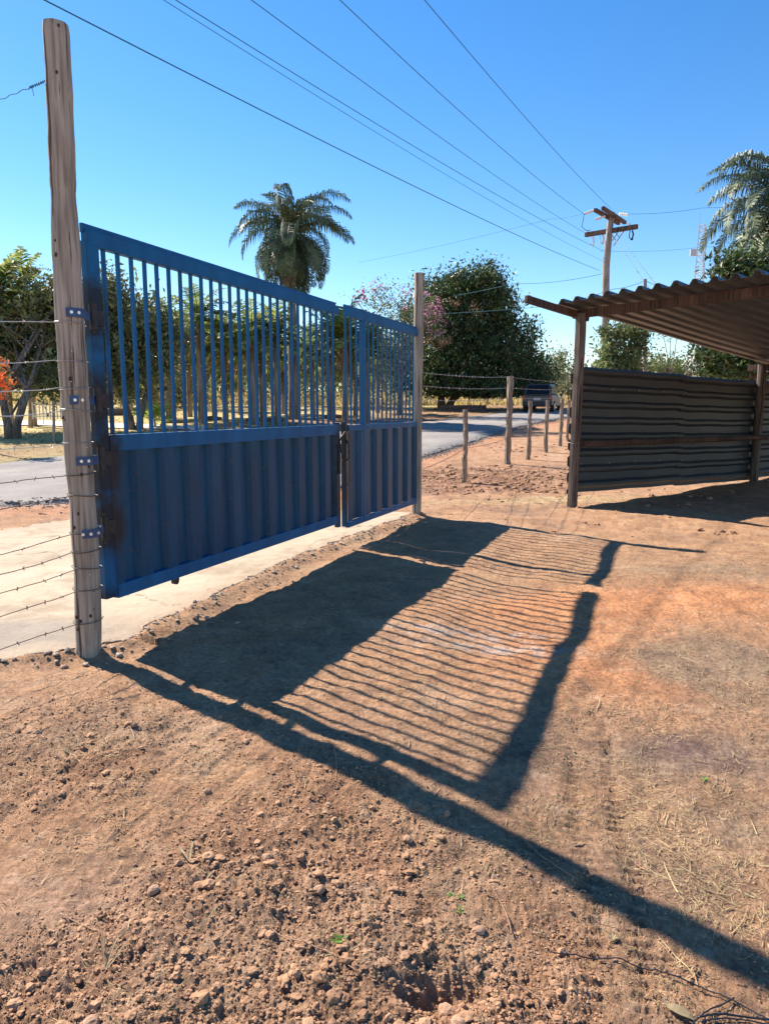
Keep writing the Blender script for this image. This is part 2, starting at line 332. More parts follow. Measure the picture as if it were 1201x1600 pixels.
def height(x, y):
    x = np.asarray(x, float); y = np.asarray(y, float)
    r = np.hypot(x, y); h = terr(x, y)
    am = apron_mask(x, y, .07); rm = road_mask(x, y, .25)
    free = (1-am)*(1-rm)
    fade = 1/(1+(r/14)**2)
    rg = rough_mask(x, y)
    h2 = noise(x*.55, y*.55, 1)*.07+noise(x*1.6, y*1.6, 2)*.035+noise(x*4, y*4, 3)*.022*(.5+.5*rg)
    h2 = h2+(noise(x*9, y*9, 4)*.014+noise(x*19, y*19, 11)*.009)*(.6+.8*rg)*sstep(40, 12, r)
    near = sstep(16, 5, r)
    b = np.abs(noise(x*38, y*38, 12)); c = np.abs(noise(x*75, y*75, 13))
    h2 = h2+near*((.5-b)*.015*(rg+.30)+(.5-c)*.009*(rg+.40)+noise(x*150, y*150, 14)*.003)
    # two wheel tracks left in the soft soil, running away from the camera on the right
    for (u0, v0, u1, v1) in ((925,1600,890,1180),(1010,1600,940,1130),(640,1600,655,1420)):
        a = gp(u0, v0); bq = gp(u1, v1); dx, dy = bq[0]-a[0], bq[1]-a[1]; L = math.hypot(dx, dy); dx /= L; dy /= L
        s = (x-a[0])*dx+(y-a[1])*dy; t = -(x-a[0])*dy+(y-a[1])*dx+noise(s*1.2, s*0+3, 31)*.06
        tr = np.exp(-(t/.035)**2)*sstep(-.1, .1, s)*sstep(L+.3, L-.2, s)
        h2 = h2-tr*(.007+.006*np.sign(np.sin(s*2*np.pi/.045)))
    # small dug pit with clods at the bottom edge
    p = np.exp(-(((x-cs_x[0])/.10)**2+((y-cs_x[1])/.06)**2)); h2 = h2-.075*p
    # low lip of soil along the driveway edge
    s_, t_ = gs(x, y); e = t_-np.interp(s_, is_, in_)
    h2 = h2+.05*np.exp(-((e+.10)/.13)**2)*(s_ > .3)*(s_ < 6.3)+.028*np.exp(-((e+.05)/.10)**2)*(s_ <= .3)*(s_ > -5)
    # dug-over strip beyond the far gate post
    h2 = h2+blob(x,y,740,735,1.8,.9,.9)*.05*(.5+noise(x*2.2, y*2.2, 41))
    vd = blob(x,y,745,745,2.6,2.2,.9)*sstep(7, 10, r); h2 = h2+vd*((.35-np.abs(noise(x*3.1, y*3.1, 43)))*.16+(.4-np.abs(noise(x*7, y*7, 44)))*.10)
    h = h+free*h2*np.clip(fade*1.25, 0, 1)-(am*.005)-rm*.03*(r > 8)
    return h
def Hh(x, y): return float(height(np.array([x]), np.array([y]))[0])

def mixc(c, col, m): m = m[:, None]; return c*(1-m)+np.array(col)*m
az = np.concatenate([np.linspace(-64, 64, 1000), np.linspace(64, 296, 60)[1:-1]])   # degrees clockwise from straight ahead
rr = [0.25]
while rr[-1] < 3.2: rr.append(rr[-1]*1.0046)
while rr[-1] < 9: rr.append(rr[-1]*1.0058)
while rr[-1] < 60: rr.append(rr[-1]*1.012)
while rr[-1] < 3500: rr.append(rr[-1]*1.07)
rr = np.array(rr); A_, R_ = np.meshgrid(np.radians(az), rr)
X = (R_*np.sin(A_)).ravel(); Y = (R_*np.cos(A_)).ravel(); Z = height(X, Y)
na, nr = len(az), len(rr); i, j = np.meshgrid(np.arange(na), np.arange(nr-1)); i2 = (i+1) % na
Fq = np.stack([j*na+i, j*na+i2, (j+1)*na+i2, (j+1)*na+i], -1).reshape(-1, 4)[:, ::-1]
V = np.stack([X, Y, Z], 1); V = np.vstack([V, [0, 0, Hh(0, 0)]])
ground = npmesh('ground', V, Fq, M['ground'], smooth=True)
bm_c = MB()
tag(ground, kind='structure')
c = np.tile(np.array([.50,.295,.17]), (len(X), 1)); rg = rough_mask(X, Y)
n1 = noise(X*.8, Y*.8, 51)+.5*noise(X*2.1, Y*2.1, 52)+.3*noise(X*6, Y*6, 53)
c = mixc(c, (.36,.20,.12), np.clip(rg-.25, 0, 1)*.7)
c = mixc(c, (.54,.375,.245), sstep(.05, .5, n1)*.55)
c = mixc(c, (.27,.185,.135), sstep(.08, .5, -n1)*.5)
org = 1.2*blob(X,Y,1000,1020,.9,.7,-.3)+.9*blob(X,Y,960,945,1.1,.35)+.5*blob(X,Y,1150,925,1.2,.5)+.5*blob(X,Y,1090,940,.8,.4)
c = mixc(c, (.70,.31,.14), np.clip(1.25*org*(1+.6*n1), 0, .95))
c = mixc(c, (.50,.32,.22), np.clip(.8*blob(X,Y,90,1430,.3,.22), 0, .8))
for (u, v, a, b, k) in ((1120,1040,.55,.8,.7),(1050,1180,.35,.22,.6),(860,1175,.5,.3,.3),(1150,900,1.2,.5,.45),(930,1330,.5,.3,.35),(1130,1290,.3,.2,.5)):
    c = mixc(c, (.27,.215,.155), np.clip(k*blob(X,Y,u,v,a,b)*(1+2*n1), 0, .85))
for (u, v, a, b, k) in ((1050,1165,.22,.12,.6),(955,1120,.12,.08,.5),(1130,1190,.2,.1,.4)):
    c = mixc(c, (.22,.14,.12), np.clip(k*blob(X,Y,u,v,a,b)*(1+3*n1), 0, .8))
for (u, v, a, b) in ((770,1010,.5,.10),(700,985,.4,.1),(820,985,.2,.06)):    # pale ash streaks
    c = mixc(c, (.58,.50,.45), np.clip(.8*blob(X,Y,u,v,a,b,-.25)*(1+3*noise(X*9,Y*9,61)), 0, .8))
c = mixc(c, (.62,.47,.26), np.clip(.8*blob(X,Y,850,782,1.3,.35,.2)*(1+1.5*n1), 0, .7))
c = mixc(c, (.42,.26,.14), np.clip(blob(X,Y,800,900,3,1.5), 0, .25))
c = mixc(c, (.24,.125,.08), np.clip(blob(X,Y,745,748,2.6,2.2,.9)*(.75+1.8*noise(X*2.5,Y*2.5,45)), 0, .9))
# red shoulder along the near road edge, gravelly
dn = F(road_n, X)-Y
sh = np.exp(-((dn-.6)/(.8+.04*np.abs(Y)))**2)*(X > -30)
c = mixc(c, (.50,.25,.135), np.clip(sh*(.75+n1), 0, .9)*(Y > 7))
c = mixc(c, (.40,.34,.29), np.clip(np.exp(-((dn-.15)/.3)**2)*(.7+noise(X*4,Y*4,62)), 0, .8)*(Y > 7))
# beyond the road
df = Y-F(road_f, X); far = sstep(.0, .3, df)*(Y > 5)
c = mixc(c, (.36,.22,.12), far)
lawn = sstep(.0, .2, df)*sstep(-1.2, -3.0, X+.12*Y-1.2)*(Y < 60)
c = mixc(c, (.40,.29,.145), np.clip(lawn, 0, 1))
c = mixc(c, (.22,.24,.075), np.clip(far*sstep(1.6, .0, df+noise(X,Y,63)*1.2)*(X < 0)*.85, 0, 1))
c = mixc(c, (.24,.24,.09), far*np.clip(noise(X*.35, Y*.35, 64)*1.8-.15, 0, .7)*(X < 2))
fieldm = sstep(9, 14, df)*far; c = mixc(c, (.56,.44,.19), fieldm*.95)
c = mixc(c, (.30,.19,.11), far*sstep(9, 5, df)*np.clip(noise(X*.5, Y*.5, 65)*2, 0, .6))
nm = noise(X*7, Y*7, 67)+.7*noise(X*17, Y*17, 68); c = mixc(c, (.22,.145,.105), sstep(.22, .6, nm)*.55*(np.hypot(X, Y) < 25)); c = mixc(c, (.56,.40,.28), sstep(.25, .65, -nm)*.4*(np.hypot(X, Y) < 25))
c *= (1+noise(X*30, Y*30, 66)*.25*sstep(10, 3, np.hypot(X, Y)))[:, None]
ca = ground.data.color_attributes.new('tint', 'FLOAT_COLOR', 'POINT')
c4 = np.ones((len(V), 4), np.float32); c4[:-1, :3] = np.clip(c, .02, .9); c4[-1, :3] = c[0]; ca.data.foreach_set('color', c4.ravel())

def sheet(name, xs, ys, maskf, zf, matn, colf, eps=.5):
    Xg, Yg = np.meshgrid(xs, ys); nx, ny = len(xs), len(ys); x, y = Xg.ravel(), Yg.ravel(); return x, y, nx, ny
# concrete driveway
S_, T_ = np.meshgrid(np.linspace(-6, 6.3, 420), np.linspace(-1.4, 9, 380)); s, t = S_.ravel(), T_.ravel()
x = GA.x+gd.x*s+gn.x*t; y = GA.y+gd.y*s+gn.y*t
a = np.interp(s, is_, in_); b_ = np.interp(s, os_, on_)
# squeeze grid rows between the inner and outer edge
ti = np.tile(np.linspace(0, 1, 380)[:, None], (1, 420)).ravel(); wob = noise(x*3, y*3, 5)*.10
t2 = a+(b_-a)*ti; x = GA.x+gd.x*s+gn.x*t2; y = GA.y+gd.y*s+gn.y*t2
wob = noise(x*3, y*3, 5)*.10+noise(x*9, y*9, 6)*.07+noise(x*25, y*25, 7)*.05+noise(x*60, y*60, 7)*.02
endw = (1-ti)*1+ti*1.5; edge = np.maximum(np.exp(-ti*25), np.exp(-(1-ti)*25))
t3 = t2+wob*edge*endw; x = GA.x+gd.x*s+gn.x*t3; y = GA.y+gd.y*s+gn.y*t3
z = terr(x, y)+.014+noise(x*.8, y*.8, 71)*.012+noise(x*5, y*5, 72)*.004-.10*np.maximum((ti < .002), (ti > .998))
ny, nx = 380, 420; i, j = np.meshgrid(np.arange(nx-1), np.arange(ny-1))
Fq = np.stack([j*nx+i, j*nx+i+1, (j+1)*nx+i+1, (j+1)*nx+i], -1).reshape(-1, 4)
drv = npmesh('driveway', np.stack([x, y, z], 1), Fq, M['concrete'], smooth=True); tag(drv, kind='structure')
cc = np.tile(np.array([.62,.505,.375]), (len(x), 1)); k1 = noise(x*.9, y*.9, 73)+.5*noise(x*3, y*3, 74)
cc = mixc(cc, (.68,.58,.45), sstep(0, .5, k1)*.6); cc = mixc(cc, (.50,.41,.32), sstep(.1, .5, -k1)*.5)
cc = mixc(cc, (.44,.33,.23), np.clip(sstep(.1,.5,noise(x*1.3,y*1.3,75)+.6*noise(x*7,y*7,76)+.3*noise(x*20,y*20,77))*.6, 0, 1)); cc = mixc(cc, (.36,.31,.27), np.clip(1.2*blob(x,y,20,1000,.7,.35)*(1+2*k1), 0, .8)); cc = mixc(cc, (.46,.30,.2), np.clip(edge*(.4+k1), 0, .6))
ck = np.abs(noise(x*.55+3, y*.55, 78)+.12*noise(x*5, y*5, 79)); cc = mixc(cc, (.16,.12,.09), np.clip((1-ck/.010), 0, 1)*.8); cc = cc*.80*np.array([1,.99,.95])
ca = drv.data.color_attributes.new('tint', 'FLOAT_COLOR', 'POINT'); c4 = np.ones((len(x), 4), np.float32); c4[:, :3] = cc; ca.data.foreach_set('color', c4.ravel())
# road
xs = np.concatenate([np.linspace(-30, -12, 40), np.linspace(-11.9, 14, 620), np.linspace(14.2, 60, 80)]); tt = np.linspace(0, 1, 150)
Xg, Tg = np.meshgrid(xs, tt); x = Xg.ravel(); ti = Tg.ravel(); y0 = F(road_n, x); y1 = F(road_f, x); y = y0+(y1-y0)*ti
edge = np.maximum(np.exp(-ti*22), np.exp(-(1-ti)*22)); y = y+edge*(noise(x*1.5, y*1.5, 9)*.3+noise(x*6, y*6, 8)*.16+noise(x*17, y*17, 18)*.07)
z = terr(x, y)+.03+.03*np.sin(np.pi*ti)-.05*((ti < .003) | (ti > .997))
nx, ny = len(xs), len(tt); i, j = np.meshgrid(np.arange(nx-1), np.arange(ny-1)); Fq = np.stack([j*nx+i, j*nx+i+1, (j+1)*nx+i+1, (j+1)*nx+i], -1).reshape(-1, 4)
road = npmesh('road', np.stack([x, y, z], 1), Fq, M['asphalt'], smooth=True); tag(road, kind='structure')
cc = np.tile(np.array([.30,.27,.24]), (len(x), 1)); k1 = noise(x*.5, y*.5, 83)+.5*noise(x*2, y*2, 84)
cc = mixc(cc, (.37,.335,.30), sstep(0, .5, k1)*.6); cc = mixc(cc, (.17,.165,.165), np.clip(np.exp(-((ti-.06)/.05)**2)*(.9+k1*2), 0, .8)*(x > -1)); cc = mixc(cc, (.20,.19,.19), sstep(.1, .5, -k1)*.4)
ca = road.data.color_attributes.new('tint', 'FLOAT_COLOR', 'POINT'); c4 = np.ones((len(x), 4), np.float32); c4[:, :3] = cc; ca.data.foreach_set('color', c4.ravel())

# ------------------------------------------------------------------ loose soil, straw
rs = np.random.RandomState(7)
def clods(n, r0, r1, smin, smax, seed, name, label, matn, power=2.2, thr=.3, sub=1, flat=.75):
    rs = np.random.RandomState(seed)
    az = rs.uniform(-.56, .56, n*6); r = r0*(r1/r0)**rs.uniform(0, 1, n*6); x = r*np.sin(az); y = r*np.cos(az)
    dens = rough_mask(x, y)+noise(x*5, y*5, 91)*.5; keep = (dens > thr+rs.uniform(0, .55, len(x))) & (apron_mask(x, y) < .2) & (road_mask(x, y) < .3)
    x = x[keep][:n]; y = y[keep][:n]; n = len(x); s = smin*(smax/smin)**(rs.uniform(0, 1, n)**power)
    bm = bmesh.new(); bmesh.ops.create_icosphere(bm, subdivisions=sub, radius=1); bm.verts.index_update()
    B = np.array([q.co for q in bm.verts]); Fi = np.array([[q.index for q in f.verts] for f in bm.faces]); bm.free(); m = len(B)
    V = B[None]*(1+rs.uniform(-.3, .3, (n, m, 1)))*np.stack([rs.uniform(.7, 1.3, n), rs.uniform(.7, 1.3, n), rs.uniform(.45, 1, n)*flat], 1)[:, None]
    th = rs.uniform(0, 2*np.pi, n); c_, s_ = np.cos(th)[:, None], np.sin(th)[:, None]
    V = np.stack([V[..., 0]*c_-V[..., 1]*s_, V[..., 0]*s_+V[..., 1]*c_, V[..., 2]], -1)*s[:, None, None]
    V = V+np.stack([x, y, height(x, y)+s*.25], 1)[:, None]
    Fa = (Fi[None]+(np.arange(n)*m)[:, None, None]).reshape(-1, 3)
    o = npmesh(name, V.reshape(-1, 3), Fa, matn, smooth=False); tag(o, label, 'soil clods', kind='stuff')
clods(26000, 1.1, 8, .0018, .006, 1, 'soil_crumbs', 'small reddish soil crumbs strewn over the bare ground', M['clod'], thr=.12)
clods(1900, 1.15, 9, .004, .017, 2, 'soil_clods', 'lumpy reddish soil clods scattered over the dug ground', M['clod'], thr=.45, sub=2, power=3.6)
clods(5200, 8.5, 24, .014, .055, 3, 'verge_clods', 'reddish clods on the dug strip by the roadside fence', M['clod'], thr=.24, power=2.4)
def rubble(n, seed):
    rs = np.random.RandomState(seed); sA = rs.uniform(-2.5, 6.2, n); e = -np.abs(rs.normal(0, .16, n))+.03; tA = np.interp(sA, is_, in_)+e+noise(sA*3, sA*0, 5)*.1
    x = GA.x+gd.x*sA+gn.x*tA; y = GA.y+gd.y*sA+gn.y*tA; s_ = .003*(7**(rs.uniform(0, 1, n)**2.2))
    bm = bmesh.new(); bmesh.ops.create_icosphere(bm, subdivisions=1, radius=1); bm.verts.index_update(); B = np.array([q.co for q in bm.verts]); Fi = np.array([[q.index for q in f.verts] for f in bm.faces]); bm.free()
    V = B[None]*(1+rs.uniform(-.35, .35, (n, len(B), 1)))*np.stack([rs.uniform(.7,1.5,n), rs.uniform(.7,1.5,n), rs.uniform(.4,.8,n)], 1)[:, None]*s_[:, None, None]+np.stack([x, y, height(x, y)+.008], 1)[:, None]
    o = npmesh('edge_rubble', V.reshape(-1, 3), (Fi[None]+(np.arange(n)*len(B))[:, None, None]).reshape(-1, 3), M['rubble']); tag(o, 'pale broken concrete crumbs along the ragged edge of the driveway', 'rubble', kind='stuff')
M['rubble'] = mat('concrete_rubble', (.30,.22,.16), .95, c2=(.46,.37,.28), vscale=6, bump=.5, bscale=60)
rubble(1500, 5)
def roadgravel(n, seed):
    rs = np.random.RandomState(seed); x = np.concatenate([rs.uniform(-9, 3, n), rs.uniform(.5, 13, n*2)]); n = len(x); y = F(road_n, x)+noise(x*1.5, x*0, 9)*.3-rs.normal(0.06, .22, n)*(1+.03*F(road_n, x)); s_ = .006*(5**(rs.uniform(0, 1, n)**1.8))
    bm = bmesh.new(); bmesh.ops.create_icosphere(bm, subdivisions=1, radius=1); bm.verts.index_update(); B = np.array([q.co for q in bm.verts]); Fi = np.array([[q.index for q in f.verts] for f in bm.faces]); bm.free()
    zz = np.maximum(height(x, y), terr(x, y)+.03*(y > F(road_n, x)))
    V = B[None]*(1+rs.uniform(-.35, .35, (n, len(B), 1)))*np.stack([rs.uniform(.7,1.6,n), rs.uniform(.7,1.6,n), rs.uniform(.4,.9,n)], 1)[:, None]*s_[:, None, None]+np.stack([x, y, zz+.004], 1)[:, None]
    o = npmesh('road_gravel', V.reshape(-1, 3), (Fi[None]+(np.arange(n)*len(B))[:, None, None]).reshape(-1, 3), M['gravel']); tag(o, 'loose grey gravel crumbling off the near edge of the road', 'gravel', kind='stuff')
M['gravel'] = mat('road_gravel_grey', (.14,.115,.10), .95, c2=(.34,.27,.22), vscale=5, bump=.5, bscale=60)
roadgravel(2600, 6)
def straw(n, seed, wfun, lmin, lmax, w0, name, label, r0=1.2, r1=12, matn='straw', lift=.25):
    rs = np.random.RandomState(seed)
    az = rs.uniform(-.56, .56, n*8); r = r0*(r1/r0)**rs.uniform(0, 1, n*8); x = r*np.sin(az); y = r*np.cos(az)
    keep = (wfun(x, y) > rs.uniform(0, 1, len(x))) & (apron_mask(x, y) < .3) & (road_mask(x, y) < .3); x = x[keep][:n]; y = y[keep][:n]; n = len(x)
    L = lmin*(lmax/lmin)**rs.uniform(0, 1, n)**1.5; th = rs.uniform(0, 2*np.pi, n); cu = rs.normal(0, .35, n); w = w0*rs.uniform(.5, 1.3, n)*(1+r[keep][:n]*.12)
    K = 5; V = np.zeros((n, K, 2, 3)); px, py = x.copy(), y.copy(); li = rs.uniform(0, lift, n)
    for k in range(K):
        a = th+cu*k/K; zz = height(px, py)+.003+w*.4+L*li*(k/K)**1.3*.5*(1 if k else 1)
        ww = w*(1-.75*(k/(K-1))**2)
        nx_, ny_ = -np.sin(a)*ww, np.cos(a)*ww
        V[:, k, 0] = np.stack([px+nx_, py+ny_, zz], 1); V[:, k, 1] = np.stack([px-nx_, py-ny_, zz+w*.7], 1)
        px = px+np.cos(a)*L/K; py = py+np.sin(a)*L/K
    Fi = np.array([[2*k, 2*k+1, 2*k+3, 2*k+2] for k in range(K-1)]); Fa = (Fi[None]+(np.arange(n)*K*2)[:, None, None]).reshape(-1, 4)
    o = npmesh(name, V.reshape(-1, 3), Fa, M[matn]); tag(o, label, 'straw', kind='stuff')
def wstraw(x, y):
    k = .07+.5*blob(x,y,760,1050,1.2,.8)+.7*blob(x,y,1000,1310,.35,.22)+.6*blob(x,y,1130,1050,.7,.7)+.5*blob(x,y,1100,900,1.5,.6)+.5*blob(x,y,1150,1400,.3,.3)+.4*blob(x,y,1120,1250,.4,.3)+.35*blob(x,y,150,1200,.6,.5)+.8*blob(x,y,850,782,1.5,.5)+.4*blob(x,y,900,1200,.6,.4)
    return np.clip(k*(.9+3.2*noise(x*3.5, y*3.5, 95)+1.5*noise(x*11, y*11, 96)), 0.0, 1)*.9
straw(20000, 11, wstraw, .012, .075, .0007, 'straw_litter', 'short dry straw bits littering the trampled ground', lift=.18)
straw(520, 12, wstraw, .06, .22, .0010, 'dry_stalks', 'long dry grass stalks lying on the reddish soil', lift=.08)
M['debris'] = leafmat('dark_debris', (.05,.035,.028), (.16,.10,.07), trans=0)
straw(9000, 21, lambda x, y: np.clip(.35+1.6*noise(x*2.6, y*2.6, 97)+1.2*noise(x*9, y*9, 98), 0, 1)*(1-np.exp(-((x+1)/1.2)**2-((y-2)/1.5)**2)), .006, .028, .0012, 'leaf_litter', 'tiny dark bits of leaf and bark scattered over the ground', matn='debris', lift=.25)
straw(420, 14, lambda x, y: np.clip(blob(x,y,950,1305,.12,.09)+blob(x,y,1040,1345,.10,.06)+.8*blob(x,y,1165,1385,.2,.1)+.5*blob(x,y,690,1100,.3,.15), 0, 1), .04, .13, .0016, 'straw_tufts', 'matted tufts of dry straw right of the gate shadow', lift=.5)
straw(6000, 15, lambda x, y: np.clip(blob(x,y,850,785,1.6,.45,.15), 0, 1), .03, .09, .0012, 'cut_grass', 'pale yellow cut grass strewn before the shed post', r0=6, r1=14, lift=.5)
# grass of the dry field beyond the road
def grass_tufts():
    rs = np.random.RandomState(5); n = 26000; y = rs.uniform(18, 100, n*2); x = rs.uniform(-.62, .45, n*2)*y
    df = y-F(road_f, x); k = (df > .3) & ((df > 8) | (noise(x*.7, y*.7, 77) > .12)); x, y, df = x[k][:n], y[k][:n], df[k][:n]; n = len(x)
    h_ = np.where((y > 52), rs.uniform(.12, .40, n), rs.uniform(.02, .07, n)); th = rs.uniform(0, 6.28, n); w_ = .05+.0012*y
    z0 = terr(x, y)-.02; V = np.zeros((n, 3, 3)); V[:, 0] = np.stack([x-np.cos(th)*w_, y-np.sin(th)*w_, z0], 1); V[:, 1] = np.stack([x+np.cos(th)*w_, y+np.sin(th)*w_, z0], 1)
    V[:, 2] = np.stack([x+rs.uniform(-.12, .12, n), y+rs.uniform(-.12, .12, n), z0+h_], 1)
    o = npmesh('dry_field_grass', V.reshape(-1, 3), np.arange(n*3).reshape(-1, 3), M['grassblade']); tag(o, 'yellow dry grass of the field beyond the road', 'grass', kind='stuff')
grass_tufts()
rng = random.Random(3)
for (u, v, r, lab) in ((240,1405,.017,'orange-brown stone left of the two dry leaf blades'), (500,1400,.017,'squat pinkish stone in the clods, right of centre-left'),(385,1172,.013,'pale grey-brown stone on the flat soil below the gate post'),
                       (418,1355,.016,'brown stone with a pale crust above the dry blades'),(637,1320,.015,'rounded brown stone just below the long post shadow'),(713,1366,.012,'small brown stone on the crumbly soil below the post shadow'),
                       (748,1460,.016,'pale rounded stone near the green sprouts'),(143,1595,.020,'tan egg-shaped stone at the bottom left edge'),(720,1592,.022,'big orange clod in the dug pit'),(700,1560,.022,'orange clod at the back of the dug pit'),(325,1250,.016,'dark brown clod on the sandy soil left of centre'),(100,1040,.022,'grey flat stone beside the foot of the tall gate post')):
    q = P(u, v); m = MB(); m.ico((0,0,0), r, 3, (1.2, 1, .7), rng, .06)
    m.v = [(x*(1+.18*math.sin(y*90/r*.02+u)), y*(1+.15*math.sin(x*80/r*.02)), z) for x, y, z in m.v]
    o = m.build('stone', M['stone'], loc=(q.x, q.y, Hh(q.x, q.y)+r*.3)); o.rotation_euler.z = u; tag(o, lab, 'stone', 'loose stones and clods on the soil')
# seedlings
def sprout(u, v, s, lab):
    q = P(u, v); m = MB(); rg_ = random.Random(u); z0 = Hh(q.x, q.y)
    for k in range(9):
        a = rg_.uniform(0, 6.28); L = s*rg_.uniform(.6, 1.2); d = Vector((math.cos(a), math.sin(a), .5)); sd_ = Vector((-math.sin(a), math.cos(a), 0))*L*.28; b = Vector((rg_.uniform(-1,1), rg_.uniform(-1,1), 0))*s*.5
        m.add([b, b+d*L*.55+sd_, b+d*L, b+d*L*.55-sd_], [(0,1,2,3)])
    o = m.build('seedling', M['sprout'], loc=(q.x, q.y, z0)); tag(o, lab, 'seedling', 'small green weeds on the soil')
for a in ((535,1472,.022,'brightest green seedling among the clods, lowest of the weeds'),(703,1402,.012,'tiny seedling left of another, between clods and post shadow'),(718,1408,.012,'tiny seedling right of another, near the post shadow'),(717,1430,.014,'small pale seedling under the two tiny ones'),(1100,1216,.018,'green weed on the right near the straw'),(920,656+2000*0+92,.04,'little green weed on the dug strip beside the road fence')): sprout(*a)

# ------------------------------------------------------------------ gate posts
post_px = [(87,38,18),(92,120,18),(95.5,200,18.3),(98.5,270,18.6),(99.5,300,17.6),(105,400,20.6),(110,500,20.5),(117,600,21.5),(123,700,20.5),(131,800,19.5),(137,900,20),(139,1000,19.5),(138,1030,20)]
pts = []; rad = []
for (u, v, wpx) in reversed(post_px):
    q = D(u, v, GA.y); pts.append(q-GA); rad.append(wpx/FPX*GA.y*.98)
def refine(pts, rad, k):
    P_, R2 = [], []
    for i in range(len(pts)-1):
        for j in range(k): t = j/k; P_.append(pts[i].lerp(pts[i+1], t)); R2.append(rad[i]*(1-t)+rad[i+1]*t)
    return P_+[pts[-1]], R2+[rad[-1]]
pts, rad = refine(pts, rad, 6)
m = MB(); rg_ = random.Random(4); rad = [r*(1+.02*math.sin(i*.9)+rg_.uniform(-.012, .012)) for i, r in enumerate(rad)]
# worn notch below the second hinge
for i, q in enumerate(pts):
    if 1.55 < q.z < 1.66: rad[i] *= .95
rad[-1] *= .93; pts[-1] = pts[-1]+Vector((0, 0, 0))
m.tube(pts, rad, 28)
gp1 = m.build('gate_post', M['post'], loc=GA, smooth=True); tag(gp1, 'tall weathered log post with blue straps, at the hinge side of the wide gate', 'post')
for q in gp1.data.vertices:
    k = (q.index//28); a_ = 2*math.pi*(q.index % 28)/28; c_ = pts[min(k, len(pts)-1)]; d = Vector((q.co.x-c_.x, q.co.y-c_.y, 0)); q.co += d*(.035*math.sin(3*a_+q.co.z*.9)+.02*math.sin(7*a_+q.co.z*1.7)+.015*math.sin(13*a_))
rk = random.Random(12)
for k in range(26):
    z_ = rk.uniform(.15, 3.7); f_ = min(range(len(pts)), key=lambda i: abs(pts[i].z-z_)); a_ = rk.uniform(math.radians(-160), math.radians(-20)); ra = rad[f_]; c_ = pts[f_]; kb_ = MB(); sz = rk.uniform(.004, .010)
    p_ = Vector((c_.x+math.cos(a_)*ra*.98, c_.y+math.sin(a_)*ra*.98, z_)); kb_.ico((0,0,0), sz, 2, (1,1,1.4), rk, .1); ko = kb_.build('knot', M['knot' if k % 4 else 'bolt'], gp1, loc=p_)
    if k % 4 == 0: ko.name = 'nail_head'; ko.scale = (.6,.6,.4)
mod = gp1.modifiers.new('e', 'EDGE_SPLIT'); mod.split_angle = R(50)
pts = [D(650,820,GB.y)-GB, D(651,740,GB.y)-GB, D(652,600,GB.y)-GB, D(654,500,GB.y)-GB, D(655,427,GB.y)-GB]; pts, rad = refine(pts, [.068,.066,.068,.07,.066], 5)
m = MB(); rad = [r*(1+rg_.uniform(-.03, .03)) for r in rad]; m.tube(pts, rad, 18)
gp2 = m.build('gate_post', M['post'], loc=GB, smooth=True); mod = gp2.modifiers.new('e', 'EDGE_SPLIT'); mod.split_angle = R(50)
tag(gp2, 'slimmer brown log post at the far end of the small gate leaf', 'post')

# ------------------------------------------------------------------ gate leaves (local x along the gate, -y towards the yard)
HZ = [2.05, 1.555, 1.20, .765]
soot1 = [(.2,0,2.08,.16,.7),(.2,0,1.56,.17,.7),(.2,0,1.17,.2,.7),(.22,0,.77,.2,1),(3.6,0,1.1,.13,.35),(3.6,0,.6,.14,.3),(.16,0,.3,.1,1)]
soot2 = [(3.72,0,.9,.16,.2),(3.75,0,1.2,.12,.8),(6.2,0,1.97,.10,1),(6.2,0,.8,.10,1)]
PB, PB2 = (.001,.078,.205), (.003,.130,.31)
M['gateA'] = paintmat('blue_gate_paint', PB, PB2, soot1); M['gateB'] = paintmat('blue_gate_paint_small_leaf', PB, PB2, soot2)
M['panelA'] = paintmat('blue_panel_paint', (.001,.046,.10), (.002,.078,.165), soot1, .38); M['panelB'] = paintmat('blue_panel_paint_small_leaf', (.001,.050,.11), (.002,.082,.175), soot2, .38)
def panel(mb, s0, s1, z0, z1, n, depth=.040, y=-.0265, first=.12):
    # ribbed sheet: flat lands and recessed channels, closed at top and bottom of each channel
    W = s1-s0; pitch = W/n; prof = []; xs = s0; prof.append((s0, 0))
    for k in range(n):
        a = s0+k*pitch; prof += [(a+pitch*.28, 0), (a+pitch*.36, depth), (a+pitch*.80, depth), (a+pitch*.88, 0)]
    prof.append((s1, 0)); prof = [(p, y+q) for p, q in prof]
    vs = [(p, q, z0) for p, q in prof]+[(p, q, z1) for p, q in prof]; k = len(prof)
    mb.add(vs, [(i, i+1, k+i+1, k+i) for i in range(k-1)])
    vs2 = [(p, q+.003, z) for (p, q, z) in vs]; mb.add(vs2, [(k+i, k+i+1, i+1, i) for i in range(k-1)])
g1 = empty('gate_leaf', (GA.x, GA.y, 0), GTH); tag(g1, 'wide blue gate leaf with bars above a ribbed panel, hung on the tall log post', 'gate')
t0, b0, b1, md = 2.575, .285, .265, 1.345
m = MB()
m.box((.205, 0, (t0+b0)/2-.03), (.10, .05, t0-b0-.10), bev=.006)          # hinge stile
m.build('stile', M['gateA'], g1)
m = MB(); m.box((3.575, 0, (md+b1)/2), (.06, .05, md-b1+.04), bev=.006); m.build('stile', M['gateA'], g1)
m = MB(); m.box((1.885, 0, t0-.062), (3.44, .055, .092), bev=.008); m.build('top_rail', M['gateA'], g1)
m = MB(); m.box((1.87, .012, t0-.008), (3.43, .022, .055), bev=.004); m.build('top_cap', M['gateA'], g1)
m = MB(); m.box((1.90, -.004, md-.055), (3.29, .052, .105), bev=.006); m.build('middle_rail', M['gateA'], g1)
m = MB(); m.box((1.90, -.004, b0+.05), (3.29, .052, .09), bev=.006); m.build('bottom_rail', M['gateA'], g1)
